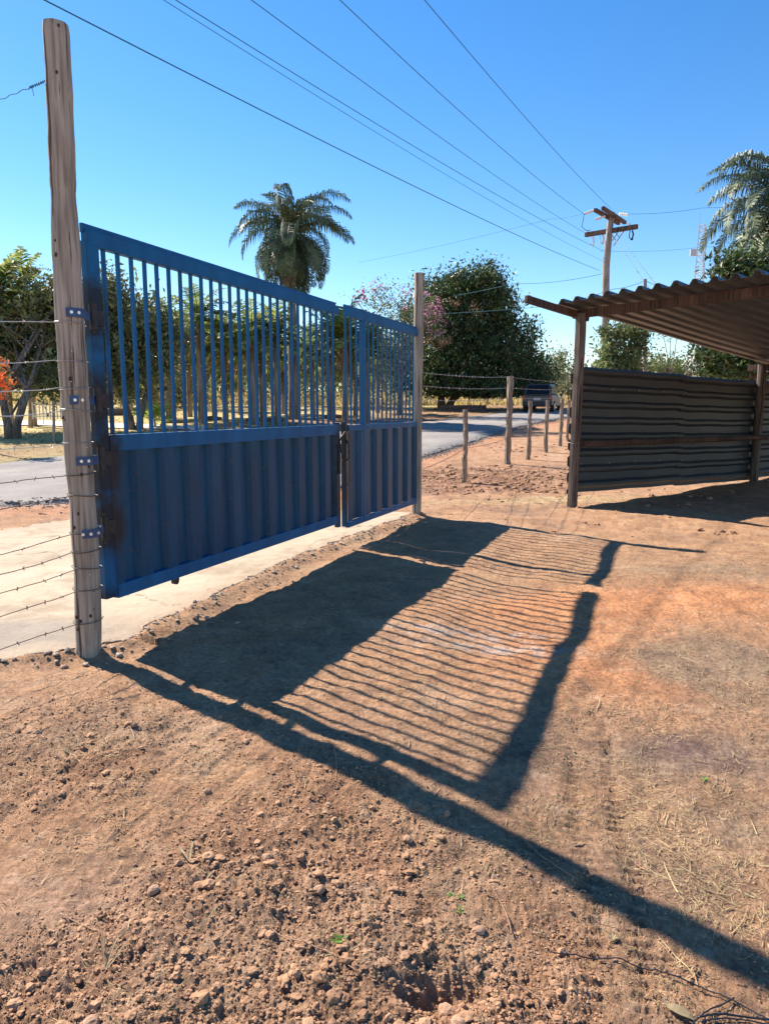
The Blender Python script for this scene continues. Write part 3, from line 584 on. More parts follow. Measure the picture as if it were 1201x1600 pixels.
m = MB(); panel(m, .247, 3.553, b0+.094, md-.106, 12); m.build('panel', M['panelA'], g1)
rg_ = random.Random(9)
for k in range(27):
    s = .312+.1227*k; lean = rg_.uniform(-.004, .004); m = MB()
    mm = Matrix.Rotation(lean, 3, 'Y'); m.box((s, 0, (md+t0-.107)/2), (.022, .022, t0-.107-md), mm, bev=.003); m.build('bar', M['gateA'], g1)
# hinge straps bolted to the post face
pf = -(.078)
for hz, su in zip(HZ, (0, 0, 0, -.02)):
    mm = Matrix.Rotation(0, 3, 'Z'); px_ = {2.05:-.02, 1.555:.0, 1.20:.0, .765:.0}[hz]
    # strap hugs the side of the post that faces the yard
    c0 = None; m = MB()
    for ang0 in np.linspace(-115, -35, 9):
        pass
    rr_ = .085; cen = [q for q in pts]
    zc = D({2.05:107, 1.555:113.5, 1.20:124.5, .765:135}[hz], {2.05:462, 1.555:612, 1.20:724, .765:852}[hz], GA.y)
    cx, cy = gs(zc.x, zc.y)
    vs = []; n_ = 9; angs = np.radians(np.linspace(-146, -25, n_))
    for a_ in angs:
        for (r_, zz) in ((rr_, -.026), (rr_, .026), (rr_+.006, .026), (rr_+.006, -.026)): vs.append((cx+math.cos(a_)*r_, cy+math.sin(a_)*r_, hz+zz))
    fs = []
    for i in range(n_-1):
        for j in range(4): fs.append((i*4+j, i*4+(j+1)%4, (i+1)*4+(j+1)%4, (i+1)*4+j))
    fs += [(3,2,1,0), ((n_-1)*4, (n_-1)*4+1, (n_-1)*4+2, (n_-1)*4+3)]
    m.add(vs, fs); e = angs[-1]; ex, ey = cx+math.cos(e)*rr_, cy+math.sin(e)*rr_
    m.box(((ex+.155)/2, ey*.5-.01, hz), (abs(.16-ex)+.01, .008, .05))
    h_ = m.build('hinge_strap', M['strap'], g1)
    for a_ in np.radians([-128, -103] if hz != .765 else [-143, -117, -86]):
        bm_ = MB(); bm_.tube([(cx+math.cos(a_)*(rr_+.004), cy+math.sin(a_)*(rr_+.004), hz), (cx+math.cos(a_)*(rr_+.014), cy+math.sin(a_)*(rr_+.014), hz)], .0095, 8); bm_.build('bolt', M['bolt'], h_)
    m = MB(); m.tube([(.165, -.035, hz-.075), (.165, -.035, hz+.075)], .024, 12); m.box((.2, -.03, hz), (.11, .016, .09), bev=.003); m.tube([(.165,-.035,hz-.10),(.165,-.035,hz+.10)], .012, 8); m.build('hinge_barrel', M['black'], g1, smooth=False)
m = MB(); m.tube([(.86, -.015, b0-.02), (.86, .02, b0-.02)], .024, 14); m.box((.86, 0, b0-.004), (.04, .04, .02)); m.build('roller', M['black'], g1)
m = MB(); m.box((3.565, -.03, .97), (.05, .02, .30), bev=.004); m.build('latch_plate', M['black'], g1)
g2 = empty('gate_leaf', (GA.x, GA.y, 0), GTH); tag(g2, 'narrow blue gate leaf with a wide mullion, hung on the far log post', 'gate')
t0, b0, md = 2.59, .21, 1.335
m = MB(); m.box((3.755, 0, (md+b0+.05)/2), (.06, .05, md-b0+.02), bev=.006); m.build('stile', M['gateB'], g2)
m = MB(); m.box((6.125, 0, (t0+b0)/2-.051), (.07, .05, t0-b0-.112), bev=.006); m.build('stile', M['gateB'], g2)
m = MB(); m.box((4.255, -.003, (t0+b0)/2-.051), (.085, .054, t0-b0-.112), bev=.006); m.build('mullion', M['gateB'], g2)
m = MB(); m.box((4.99, 0, t0-.062), (2.36, .055, .092), bev=.008); m.build('top_rail', M['gateB'], g2)
m = MB(); m.box((4.99, .012, t0-.008), (2.38, .022, .052), bev=.004); m.build('top_cap', M['gateB'], g2)
m = MB(); m.box((4.95, -.004, md-.035), (2.29, .045, .065), bev=.006); m.build('middle_rail', M['gateB'], g2)
m = MB(); m.box((4.95, -.004, b0+.025), (2.29, .045, .065), bev=.006); m.build('bottom_rail', M['gateB'], g2)
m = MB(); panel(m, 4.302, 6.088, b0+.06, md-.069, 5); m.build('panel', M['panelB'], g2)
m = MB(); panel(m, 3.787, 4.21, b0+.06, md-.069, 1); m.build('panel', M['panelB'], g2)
for s in [3.80, 3.94, 4.09]+[4.43+.139*k for k in range(12)]:
    m = MB(); m.box((s, 0, (md+t0-.107)/2), (.020, .020, t0-.107-md), Matrix.Rotation(rg_.uniform(-.004, .004), 3, 'Y'), bev=.003); m.build('bar', M['gateB'], g2)
for hz in (1.97, .76):
    m = MB(); m.tube([(6.165, -.035, hz-.08), (6.165, -.035, hz+.08)], .026, 10); m.box((6.17, -.03, hz), (.09, .02, .08), bev=.003); m.build('hinge_barrel', M['black'], g2)
# chain looped through both meeting stiles
m = MB(); cpts = []
for k in range(40):
    a_ = k/40*2*math.pi; cpts.append(Vector((3.665+.10*math.cos(a_)+.01*math.sin(5*a_), -.045+.02*math.sin(a_)*0-.0+.015*math.sin(3*a_), 1.10+.15*math.sin(a_)+.02*math.cos(4*a_))))
for k in range(40):
    a, b = cpts[k], cpts[(k+1) % 40]; m.tube([a, b], .009 if k % 2 else .006, 6)
m.box((3.67, -.05, .93), (.04, .018, .045), bev=.004)
ch = m.build('padlock_chain', M['black'], loc=(GA.x, GA.y, 0)); ch.rotation_euler.z = GTH; tag(ch, 'black chain with a padlock tying the two blue gate leaves', 'chain')

# ------------------------------------------------------------------ barbed wire
def gateplane(u, v):
    r = ray(u, v); n = gn; t = (GA-Vector((0,0,CAMH))).dot(n)/r.dot(n); q = r*t; return Vector((q.x, q.y, CAMH+q.z))
def barbed(name, A, B, matn, rad, sag=0, label='', group=None, barbs=.13, wrap=None, seed=0, wig=.004, bl=.013):
    rg_ = random.Random(seed); A, B = Vector(A), Vector(B); L = (B-A).length; n = max(12, int(L/.06)); m = MB(); pts = []
    for i in range(n+1):
        t = i/n; q = A.lerp(B, t); q.z -= sag*4*t*(1-t); q.z += wig*math.sin(t*L*9+seed)+rg_.uniform(-wig, wig)*.4; pts.append(q)
    m.tube(pts, rad, 5)
    d = (B-A).normalized(); nb = int(L/barbs)
    for i in range(1, nb):
        t = (i+rg_.uniform(-.1,.1))/nb; k = min(int(t*n), n-1); q = pts[k]; 
        for s in (1, -1):
            v = Vector((rg_.uniform(-1,1), rg_.uniform(-1,1), rg_.uniform(-1,1))).cross(d).normalized()
            m.tube([q-v*bl, q+v*bl], rad*.75, 4)
    if wrap:
        for (c_, r_, z_, tilt) in wrap:
            w_ = [Vector((c_.x+math.cos(a)*r_, c_.y+math.sin(a)*r_, z_+tilt*math.cos(a-.6))) for a in np.linspace(0, 6.283, 26)]; m.tube(w_, rad, 5, cap=False)
    o = m.build(name, M[matn]); tag(o, label, 'barbed wire', group); return o
ordw = ['topmost','second','third','fourth','fifth','sixth','seventh','eighth','ninth','tenth','eleventh','lowest']
lw = [(506,500),(565,564),(607,608),(641,648),(691,700),(740,751),(773,790),(831,860),(859,892),(885,922),(918,958),(968,1008)]
for k, (yp, y0) in enumerate(lw):
    xc = np.interp(yp, [500,600,700,800,900,1000], [110,117,123,131,137,139]); c_ = D(xc, yp, GA.y)
    a = gateplane(xc-17, yp); b = gateplane(0, y0); b = a+(b-a)*2.4; z_ = D(xc, yp, GA.y).z
    a = c_-gd*.075
    if k == 4: b = a+(b-a)*.9
    barbed('barbed_wire', a, b, 'wire' if k < 5 else 'rustwire', .0023 if k in (0, 1, 4) else .0028, .012, f'{ordw[k]} barbed wire strand from the top, running left from the tall gate post', 'barbed wire strands left of the tall gate post', wrap=[(Vector((c_.x, c_.y, 0)), .086, z_, .008*(k % 3-1))], seed=k)
q = D(73, 126, GA.y); b = gateplane(0, 156); bb = q+(b-q)*2.5
m = MB(); n = 60; m.tube([q.lerp(bb, i/n)+Vector((0,0,.004*math.sin(i*1.1))) for i in range(n+1)], .0022, 5); m.tube([q.lerp(bb, i/n*.16)+Vector((0,0,.008*math.sin(i*.9+2))) for i in range(n+1)], .0022, 5); m.tube([q.lerp(bb,.13), q.lerp(bb,.12)+Vector((0,0,-.05))], .0018, 4)
tag(m.build('guy_wire', M['lines']), 'thin twisted wire tied near the top of the tall gate post', 'wire')

# right-hand fence posts
fps = [(725,757,640,4.2,'split grey fence post, nearest beyond the small gate leaf'),(792,726,588,5,'tallest grey fence post beyond the gate'),(825,718,626,3.4,'short fence post in front of the car tail lamp'),
       (852,706,625,3.2,'short leaning fence post in front of the car side'),(875,697,623,2.9,'short fence post just right of the car'),(886,690,625,2.6,'short fence post half hidden beside the shed corner post')]
fp = []
for k, (u, v, vt, hw, lab) in enumerate(fps):
    q = P(u, v); tp = D(u+(5 if k == 1 else 2.5), vt, q.y); r_ = hw/FPX*q.y; m = MB(); rg_ = random.Random(k+20); n = 14
    m.tube([Vector((0,0,-.15)).lerp(tp-q, (i/n))+Vector((rg_.uniform(-.012,.012), rg_.uniform(-.01,.01), 0)) for i in range(n+1)], [r_*(1+rg_.uniform(-.14,.1)) for i in range(n+1)], 7, jit=.1, rng=rg_)
    o = m.build('fence_post', M['post2'], loc=q); tag(o, lab, 'fence post', 'fence posts along the road'); fp.append((q, tp))
tall = fp[1][0]; 
rw = [((655,582),(795,589),(893,597)),((655,603),(796,606),(893,608)),((655,625),(797,622),(893,620)),((655,648),(727,652),(796,640)),((655,668),(727,674),(794,662)),((655,735),(727,700),(793,685))]
rl_ = ['topmost','second','third','fourth','fifth','lowest']
for k, tri in enumerate(rw):
    ys = [GB.y-.02, fp[1][0].y if k < 3 else fp[0][0].y, fp[4][0].y if k < 3 else fp[1][0].y]
    Q = [D(u, v, yy) for (u, v), yy in zip(tri, ys)]
    m = MB(); rg_ = random.Random(k)
    for a, b in zip(Q[:-1], Q[1:]):
        n = 60; pp = [a.lerp(b, i/n)+Vector((0,0,-.03*4*(i/n)*(1-i/n)+rg_.uniform(-.003,.003))) for i in range(n+1)]; m.tube(pp, .0032, 5)
        for i in range(1, n, 2):
            v = Vector((rg_.uniform(-.4,.4), rg_.uniform(-.4,.4), 1)).normalized()*.016; m.tube([pp[i]-v, pp[i]+v], .002, 4)
    o = m.build('barbed_wire', M['wire' if k < 3 else 'rustwire']); tag(o, f'{rl_[k]} barbed wire strand running from the far gate post along the roadside posts', 'barbed wire', 'barbed wire strands beyond the small gate leaf')

# ------------------------------------------------------------------ shed
SA = P(893, 792); SB = P(1175, 752); WTH = math.atan2(SB.y-SA.y, SB.x-SA.x); SZ = 0
sh = empty('open_shed', (SA.x, SA.y, 0), WTH); tag(sh, 'open timber shed with dark corrugated side wall and sloping sheet roof', 'shed')
LW = (SB-SA).length   # local x along the wall, local -y towards the yard (right)
slope = (2.90-2.33)/6.2
def rz(x): return 2.93-slope*x
m = MB(); rg_ = random.Random(2)
def timber(a, b, w_, h_, name, matn, par=sh):
    a, b = Vector(a), Vector(b); d = b-a; m = MB(); q = d.to_track_quat('X', 'Z').to_matrix(); m.box((a+b)/2, (d.length, w_, h_), q, bev=.006); return m.build(name, M[matn], par)
m = MB(); m.tube([Vector((.0, 0, -.1)).lerp(Vector((-.03, -.06, 2.9)), i/12)+Vector((rg_.uniform(-.006,.006), rg_.uniform(-.006,.006), 0)) for i in range(13)], [.082*(1+rg_.uniform(-.04,.04)) for i in range(13)], 6); m.build('post', M['darkwood'], sh)
m = MB(); m.tube([(LW, -.02, -.1+T(0, SB.y)), (LW, -.02, rz(LW)-.02)], .085, 10); m.build('post', M['darkwood'], sh)
m = MB(); m.tube([(LW+3.4, 0, 0), (LW+3.4, 0, rz(LW+3.4)-.02)], .085, 8); m.build('post', M['darkwood'], sh)
for yy in (-4.6,):
    for xx in (0, LW, LW+3.4): m = MB(); m.tube([(xx, yy, -.1), (xx, yy, rz(xx)-.05)], .08, 8); m.build('post', M['darkwood'], sh)
timber((-1.15, .02, rz(-1.15)-.02), (.18, -.02, rz(.18)-.06), .06, .10, 'rafter', 'brownwood')
timber((.0, .1, 2.90), (-.0, -5.4, 2.88), .07, .12, 'front_beam', 'brownwood')
timber((LW, .25, rz(LW)-.08), (LW, -5.2, rz(LW)-.08), .08, .12, 'rear_beam', 'brownwood')
timber((LW+3.4, .25, rz(LW+3.4)-.08), (LW+3.4, -5.2, rz(LW+3.4)-.08), .08, .12, 'rear_beam', 'brownwood')
m = MB(); m.tube([Vector((.06, -.10, .99)).lerp(Vector((LW+3.4, -.13, .93)), i/30)+Vector((0, 0, rg_.uniform(-.006, .006))) for i in range(31)], [.048+rg_.uniform(-.004,.004) for i in range(31)], 9); m.build('wall_rail', M['brownwood'], sh)
# roof
def prof(u, ph=0, pitch=.25, hgt=.062):
    f = ((u-ph)/pitch) % 1.0; f = min(f, 1-f)     # 0 at crest
    return hgt*(1-min(max((f-.10)/.16, 0), 1))
us = []; u = -.12
ph = .03; u0 = -.13; k = -1
brk = []
while True:
    c_ = ph+.25*k
    for d_ in (-.125, -.066, -.046, -.024, 0, .024, .046, .066):
        if c_+d_ >= u0: brk.append(c_+d_)
    k += 1
    if c_ > 5.3: break
rg_ = random.Random(8)
k = 0; per = 8*4
brk_all = brk
while k*per < len(brk_all)-4:
    br = brk_all[max(0, k*per-8):(k+1)*per+1]; dx = rg_.uniform(-.03, .03); dz = .0045*(k % 2); tw_ = rg_.uniform(-.012, .012)
    xs_ = np.linspace(-.42+dx, LW+3.9+dx, 30); vs = []
    for x in xs_:
        for u in br: vs.append((x, -u, rz(x)+.045+dz+prof(u, ph)+.006*math.sin(x*1.3+u*2)+tw_*(u-br[0])))
    kb = len(br); fs = [(i*kb+j, i*kb+j+1, (i+1)*kb+j+1, (i+1)*kb+j) for i in range(len(xs_)-1) for j in range(kb-1)]
    m = MB(); m.add(vs, fs); ro = m.build('roof_sheet', M['roof'], sh, smooth=False); md_ = ro.modifiers.new('s', 'SOLIDIFY'); md_.thickness = .0015; k += 1
# wall
wx0, wx1 = -.02, LW+3.4; xs_ = np.linspace(wx0, wx1, 24); zs = []
def wbot(x): return np.interp(x, [0, LW, LW+3.4], [.22, .10, .08])
def wtop(x): return np.interp(x, [0, LW, LW+3.4], [2.19, 2.12, 2.05])
brk2 = []
k = 0
while k < 9:
    for d_ in (-.12, -.066, -.044, -.022, 0, .022, .044, .066): brk2.append(.12+.25*k+d_)
    k += 1
brk2 = [b for b in brk2 if b <= 1.975]
for k, (wx0, wx1, dz, dy) in enumerate(((-.02, 3.15, .0, 0), (3.0, LW+.1, -.018, .006), (LW-.05, LW+3.4, .012, 0))):
    vs = []; xs_ = np.linspace(wx0, wx1, 16)
    for x in xs_:
        for b in brk2:
            f = b/1.975; vs.append((x, .10+dy-prof(b, .12, .25, .05)+.006*math.sin(x*2+b*3), wbot(x)+dz+(wtop(x)-wbot(x))*f+.004*math.sin(x*5)))
    kb = len(brk2); fs = [(i*kb+j, i*kb+j+1, (i+1)*kb+j+1, (i+1)*kb+j) for i in range(len(xs_)-1) for j in range(kb-1)]
    m = MB(); m.add(vs, fs); wo = m.build('wall_sheet', M['sheet'], sh); md_ = wo.modifiers.new('s', 'SOLIDIFY'); md_.thickness = .0015
for k in range(9):
    for z_ in (.45, 1.62):
        x = .25+k*.72; zz = wbot(x)+(z_+.0)*(wtop(x)-wbot(x))/1.975; m = MB(); m.tube([(x, .052, zz), (x, .040, zz)], .009, 7); m.build('screw_head', M['wire'], sh)
for z_ in (1.0, 2.15): m = MB(); m.tube([(math.cos(t)*.095, math.sin(t)*.095, z_+.01*math.sin(3*t)) for t in np.linspace(0, 6.28, 20)], .003, 4); m.build('tie_wire', M['wire'], sh)

# ------------------------------------------------------------------ vegetation
def leafcloud(C, size, rs, aspect=.42, droop=.35):
    n = len(C); a = rs.normal(size=(n, 3)); a[:, 2] -= droop; a /= np.linalg.norm(a, axis=1)[:, None]
    b = np.cross(a, rs.normal(size=(n, 3))); b /= np.linalg.norm(b, axis=1)[:, None]
    L = size*rs.uniform(.6, 1.25, n)[:, None]; nn = np.cross(a, b)
    V = np.stack([C-a*L*.5, C+b*L*aspect*.5+nn*L*.06, C+a*L*.5, C-b*L*aspect*.5+nn*L*.06], 1).reshape(-1, 3)
    return V, np.arange(n*4).reshape(-1, 4)
def crown(lobes, nclump, per, size, rs, sig=.28, aspect=.42, shell=.55, zmin=None):
    more = []
    if nclump > 150 and len(lobes) < 40:
        for l in lobes:
            for k in range(4):
                d = rs.normal(size=3); d /= np.linalg.norm(d); d[2] = abs(d[2])*.8 if k < 3 else d[2]; f = rs.uniform(.22, .42)
                more.append((l[0]+d[0]*l[3], l[1]+d[1]*l[4], l[2]+d[2]*l[5], l[3]*f, l[4]*f, l[5]*f))
        lobes = [(l[0], l[1], l[2], l[3]*.9, l[4]*.9, l[5]*.9) for l in lobes]+more
    w_ = np.array([l[3]*l[4]*l[5] for l in lobes])**.75; w_ /= w_.sum(); idx = rs.choice(len(lobes), nclump, p=w_); Lb = np.array(lobes)[idx]
    d = rs.normal(size=(nclump, 3)); d /= np.linalg.norm(d, axis=1)[:, None]; r = shell+(1-shell)*rs.uniform(0, 1, nclump)**.7
    inner_ = rs.uniform(0, 1, nclump) < .25; r = np.where(inner_, rs.uniform(.1, .6, nclump), r)
    C = Lb[:, :3]+d*Lb[:, 3:]*(r*rs.uniform(.88, 1.12, nclump))[:, None]
    s = sig*rs.uniform(.5, 1.4, nclump); Q = np.repeat(C, per, 0)+rs.normal(size=(nclump*per, 3))*np.repeat(s, per)[:, None]
    if zmin is not None: Q = Q[Q[:, 2] > zmin+rs.uniform(0, .3, len(Q))]
    szv = np.repeat(rs.uniform(.55, 1.45, nclump), per)[:, None] if zmin is None else size*0+1
    return leafcloud(Q, size*szv if zmin is None else size*rs.uniform(.5, 1.5, len(Q))[:, None], rs, aspect)
def limbs(m, base, targets, r0, rg_, split=.35):
    base = Vector(base)
    for t in targets:
        t = Vector(t); mid = base.lerp(t, .5)+Vector((rg_.uniform(-.3,.3), rg_.uniform(-.3,.3), rg_.uniform(0,.4)))*(t-base).length*.18
        pts = []; 
        for i in range(8): s = i/7; pts.append(base*(1-s)**2+mid*2*s*(1-s)+t*s*s)
        m.tube(pts, [r0*(1-.8*i/7) for i in range(8)], 6)
        for k in (3, 5):
            for q_ in range(2):
                e = pts[k]+Vector((rg_.uniform(-1,1), rg_.uniform(-1,1), rg_.uniform(-.1,.9)))*(t-base).length*.35; m.tube([pts[k], pts[k].lerp(e,.5)+Vector((0,0,.05)), e], [r0*.4, r0*.25, r0*.08], 5)
def tree(name, label, base, lobes, nclump, per, size, leafm, trunks, tr, seed, cat='tree', group=None, barkm='bark', sig=.28, extra=None, shell=.55, zmin=.6, fork=.35, aspect=.42):
    rs = np.random.RandomState(seed); rg_ = random.Random(seed); root = empty(name, base); tag(root, label, cat, group)
    m = MB()
    for (dx, dy, hh) in trunks:
        f = Vector((dx, dy, hh)); 
        m.tube([Vector((dx*.2,dy*.2,-.2)), Vector((dx*.35, dy*.35, hh*.3)), Vector((dx*.7, dy*.7, hh*.7)), f], [tr*1.35, tr, tr*.9, tr*.8], 10, jit=.06, rng=rg_)
        tg = [Vector(l[:3])+Vector((0,0,l[5]*.2)) for l in rg_.sample(lobes, min(len(lobes), 5))]; limbs(m, f, tg, tr*.6, rg_)
    m.build('trunk', M[barkm], root, smooth=True)
    V, Fa = crown(lobes, nclump, per, size, rs, sig=sig, shell=shell, zmin=zmin, aspect=aspect); npmesh('crown', V, Fa, M[leafm], root)
    if extra:
        for (nm, mt, lb, nc, pr, sz, sg) in extra:
            V, Fa = crown(lb, nc, pr, sz, rs, sig=sg, shell=.9); tag(npmesh(nm, V, Fa, M[mt], root), kind='stuff')
    return root
def atbase(u, Y):      # ground point straight below pixel column u at distance Y
    x = (u-600.5)/FPX*Y; 
    z = T(x, Y); return Vector((x, Y, z))
def lob(base, u, v, Y, rw, rh, dy=0, rd=None):   # a lobe whose centre shows at pixel (u,v); radii in pixels
    q = D(u, v, Y+dy)-base; k = Y/FPX; return (q.x, q.y, q.z, rw*k, (rd or rw)*k, rh*k)
# mango tree
Ym = 48; B = P(690, 638); Ym = B.y
L_ = [lob(B,740,478,Ym,60,50),lob(B,698,505,Ym,52,48,-1),lob(B,772,490,Ym,40,44,.5),lob(B,715,560,Ym,72,52,-1),lob(B,785,565,Ym,50,46,-.5),lob(B,738,445,Ym,44,28),lob(B,682,590,Ym,56,32,-1.5),lob(B,800,530,Ym,30,44),lob(B,838,582,Ym,30,26,1),lob(B,695,452,Ym,32,26),lob(B,738,600,Ym,60,20,-1),lob(B,672,505,Ym,30,40,-.5),lob(B,850,592,Ym,24,20,1),lob(B,745,612,Ym,90,18,-1),lob(B,815,560,Ym,30,40,.5),lob(B,630,560,Ym,36,40,1),lob(B,640,520,Ym,30,30,1)]
tans = [lob(B,712,474,Ym,7,7,-3),lob(B,742,485,Ym,7,6,-3),lob(B,690,532,Ym,12,8,-3.2),lob(B,672,530,Ym,6,6,-3.2)]
tree('mango_tree','big dark green dense tree casting shade across the road, behind the far gate post',B,L_,2700,34,.22,'mango',[(-.1,0,2.0),(1.9,.5,1.7)],.24,31,sig=.36,extra=[('flower_panicles','tanflower',tans,40,16,.14,.16)],shell=.7,zmin=.6)
# pink trumpet tree, sparse
B = atbase(622, 40); L_ = [lob(B,600,480,40,32,34),lob(B,560,478,40,18,22),lob(B,640,500,40,36,32),lob(B,672,500,40,26,24,-.5),lob(B,620,548,40,42,34),lob(B,590,560,40,34,40)]
pk = [lob(B,655,470,40,30,18,-1),lob(B,625,455,40,20,16,-.5),lob(B,680,505,40,18,16,-1.4),lob(B,668,492,40,22,14,-1),lob(B,590,455,40,18,14),lob(B,565,462,40,14,12)]
tree('blossom_tree','airy tree with pink blossoms beside the big dark tree',B,L_,420,13,.15,'dullleaf',[(.2,0,2.2)],.13,32,sig=.30,extra=[('blossom','pink',pk,80,12,.13,.12)],shell=.4)
# left dark broadleaf trees
B = P(18, 686); L_ = [lob(B,80,478,B.y,40,30,3),lob(B,15,515,B.y,50,40,3),lob(B,100,530,B.y,42,50,3),lob(B,30,570,B.y,70,42,3.5),lob(B,104,456,B.y,22,20,3),lob(B,90,596,B.y,40,26,2.5),lob(B,-60,510,B.y,70,60,3)]
tree('broadleaf_tree','dull green broadleaf tree with forked trunk, left of the tall gate post',B,L_,1100,24,.2,'dullleaf',[(-.5,.5,1.6),(.35,.7,1.7)],.14,33,sig=.34,shell=.5)
B = atbase(215, 29); L_ = [lob(B,175,470,29,30,28),lob(B,225,505,29,34,32),lob(B,160,520,29,34,56),lob(B,262,530,29,26,36),lob(B,205,565,29,60,40),lob(B,165,447,29,20,16)]
tree('broadleaf_tree','dull green broadleaf tree seen through the gate bars nearest the tall post',B,L_,800,22,.2,'dullleaf',[(-.6,0,1.6),(.5,.2,1.6)],.13,34,sig=.34,shell=.45)
def frond(rg_, base, a, el, L, droop, ll, n, w_, hang=.6, tw=0.):
    """arching rachis with two rows of leaflets -> lists"""
    V = []; Fs = []; pts = []; p = Vector(base); e = el; seg = 12; dirs = []
    for i in range(seg+1):
        pts.append(p.copy()); d = Vector((math.cos(a)*math.cos(e), math.sin(a)*math.cos(e), math.sin(e))); dirs.append(d); p = p+d*(L/seg); e -= droop/seg*(.5+1.0*i/seg); a += tw/seg
    side = Vector((-math.sin(a), math.cos(a), 0))
    for i in range(seg):
        r0 = .028*(L/3)*(1-i/seg)+.006; k = len(V); 
        for (q, r_) in ((pts[i], r0), (pts[i+1], r0*.93)):
            V += [q+side*r_, q-side*r_, q+Vector((0,0,r_*1.4))]
        Fs += [(k, k+3, k+5, k+2), (k+2, k+5, k+4, k+1), (k+1, k+4, k+3, k)]
    for k in range(n):
        t = .10+.9*(k+.5)/n; f = t*seg; i = min(int(f), seg-1); q = pts[i].lerp(pts[i+1], f-i); d = dirs[i]; l_ = ll*(math.sin(math.pi*min(t*.88+.10, 1))**.6)*rg_.uniform(.85, 1.1)
        for s in (1, -1):
            o = (side*s*rg_.uniform(.7,1)+d*.55+Vector((0,0,rg_.uniform(-.25,.35)))).normalized(); q1 = q+o*l_*.5; o2 = (o*(1-hang)+Vector((0,0,-1))*hang).normalized(); q2 = q1+o2*l_*.55
            wv = d.cross(o).cross(o).normalized()*w_*.5; j = len(V); V += [q-wv*.6, q+wv*.6, q1+wv, q1-wv, q2]; Fs += [(j, j+1, j+2, j+3), (j+3, j+2, j+4, j+4)]
    return V, Fs
def palm(name, label, base, h, nf, L, ll, seed, leafm='palmleaf', r=.12, group=None, n=22, w_=.05, up=1.2, droop=1.9, hang=.5, dead=0, stems=1, cat='palm tree', spear=True, spread=.5, elmin=-.6, barkm='palmbark', lean=None):
    rg_ = random.Random(seed); root = empty(name, base); tag(root, label, cat, group); V = []; Fq = []
    tm = MB(); tops = []
    for s in range(stems):
        a = 6.28*s/stems+rg_.random(); off = Vector((math.cos(a), math.sin(a), 0))*(spread if stems > 1 else 0); hh = h*(1 if stems == 1 else rg_.uniform(.6, 1)); tp = off*1.6+Vector((0,0,hh)); 
        if lean: tp += Vector(lean)
        tops.append(tp); k = 9; tm.tube([off.lerp(tp, i/k)+Vector((0,0,-.2 if i == 0 else 0)) for i in range(k+1)], [r*(1.25-.35*i/k)*(1+(.06 if i % 2 else -.03)) for i in range(k+1)], 9)
    tm.build('trunk', M[barkm], root, smooth=True)
    dv = MB()
    for tp in tops:
        m_ = max(5, int(nf/stems))
        for k in range(m_):
            a = k*2.39996+rg_.uniform(-.25, .25); f = k/m_; el = up*(1-f)+elmin*f+rg_.uniform(-.12, .12); l_ = L*rg_.uniform(.85, 1.1)*(1-.15*f)
            v, fs = frond(rg_, tp+Vector((0,0,.1-.35*f*min(1, L/3))), a, el, l_, droop*rg_.uniform(.8, 1.15), ll, n, w_, hang, rg_.uniform(-.4,.4))
            o = len(V); V += v; Fq += [tuple(i+o for i in q) for q in fs]
        for k in range(dead):
            a = rg_.uniform(0, 6.28); v, fs = frond(rg_, tp+Vector((0,0,-.3)), a, -.9, L*.75, .9, ll*.5, n//2, w_*.9, .85); dv.add(v, fs)
        if spear:
            j = len(V); V += [tp+Vector((-.02,0,0)), tp+Vector((.02,0,0)), tp+Vector((.0,.02,L*.62)), tp+Vector((.03,.0,L*.60))]; Fq += [(j, j+1, j+3, j+2)]
    Fq2 = [tuple(dict.fromkeys(f)) for f in Fq]; me = MB(); me.v = [tuple(q) for q in V]; me.f = Fq2; me.build('crown', M[leafm], root)
    if dead: dv.f = [tuple(dict.fromkeys(f)) for f in dv.f]; dv.build('dead_fronds', M['deadfrond'], root)
    return root
B = atbase(460, 36); hq = (D(455, 366, 36)-B).z
palm('queen_palm','tall palm with a full drooping grey green crown, seen above the wide gate leaf',B,hq,56,3.6,.8,41,'queenpalm',.20,n=64,w_=.045,up=1.3,droop=2.2,hang=.85,dead=9,elmin=-.95)
B = atbase(1200, 30); hq = (D(1196, 322, 30)-B).z
palm('queen_palm','tall palm with drooping fronds at the right edge above the shed roof',B,hq,60,4.1,.85,42,'queenpalm',.19,n=66,w_=.05,up=1.4,droop=2.35,hang=.75,dead=3,elmin=-.9)
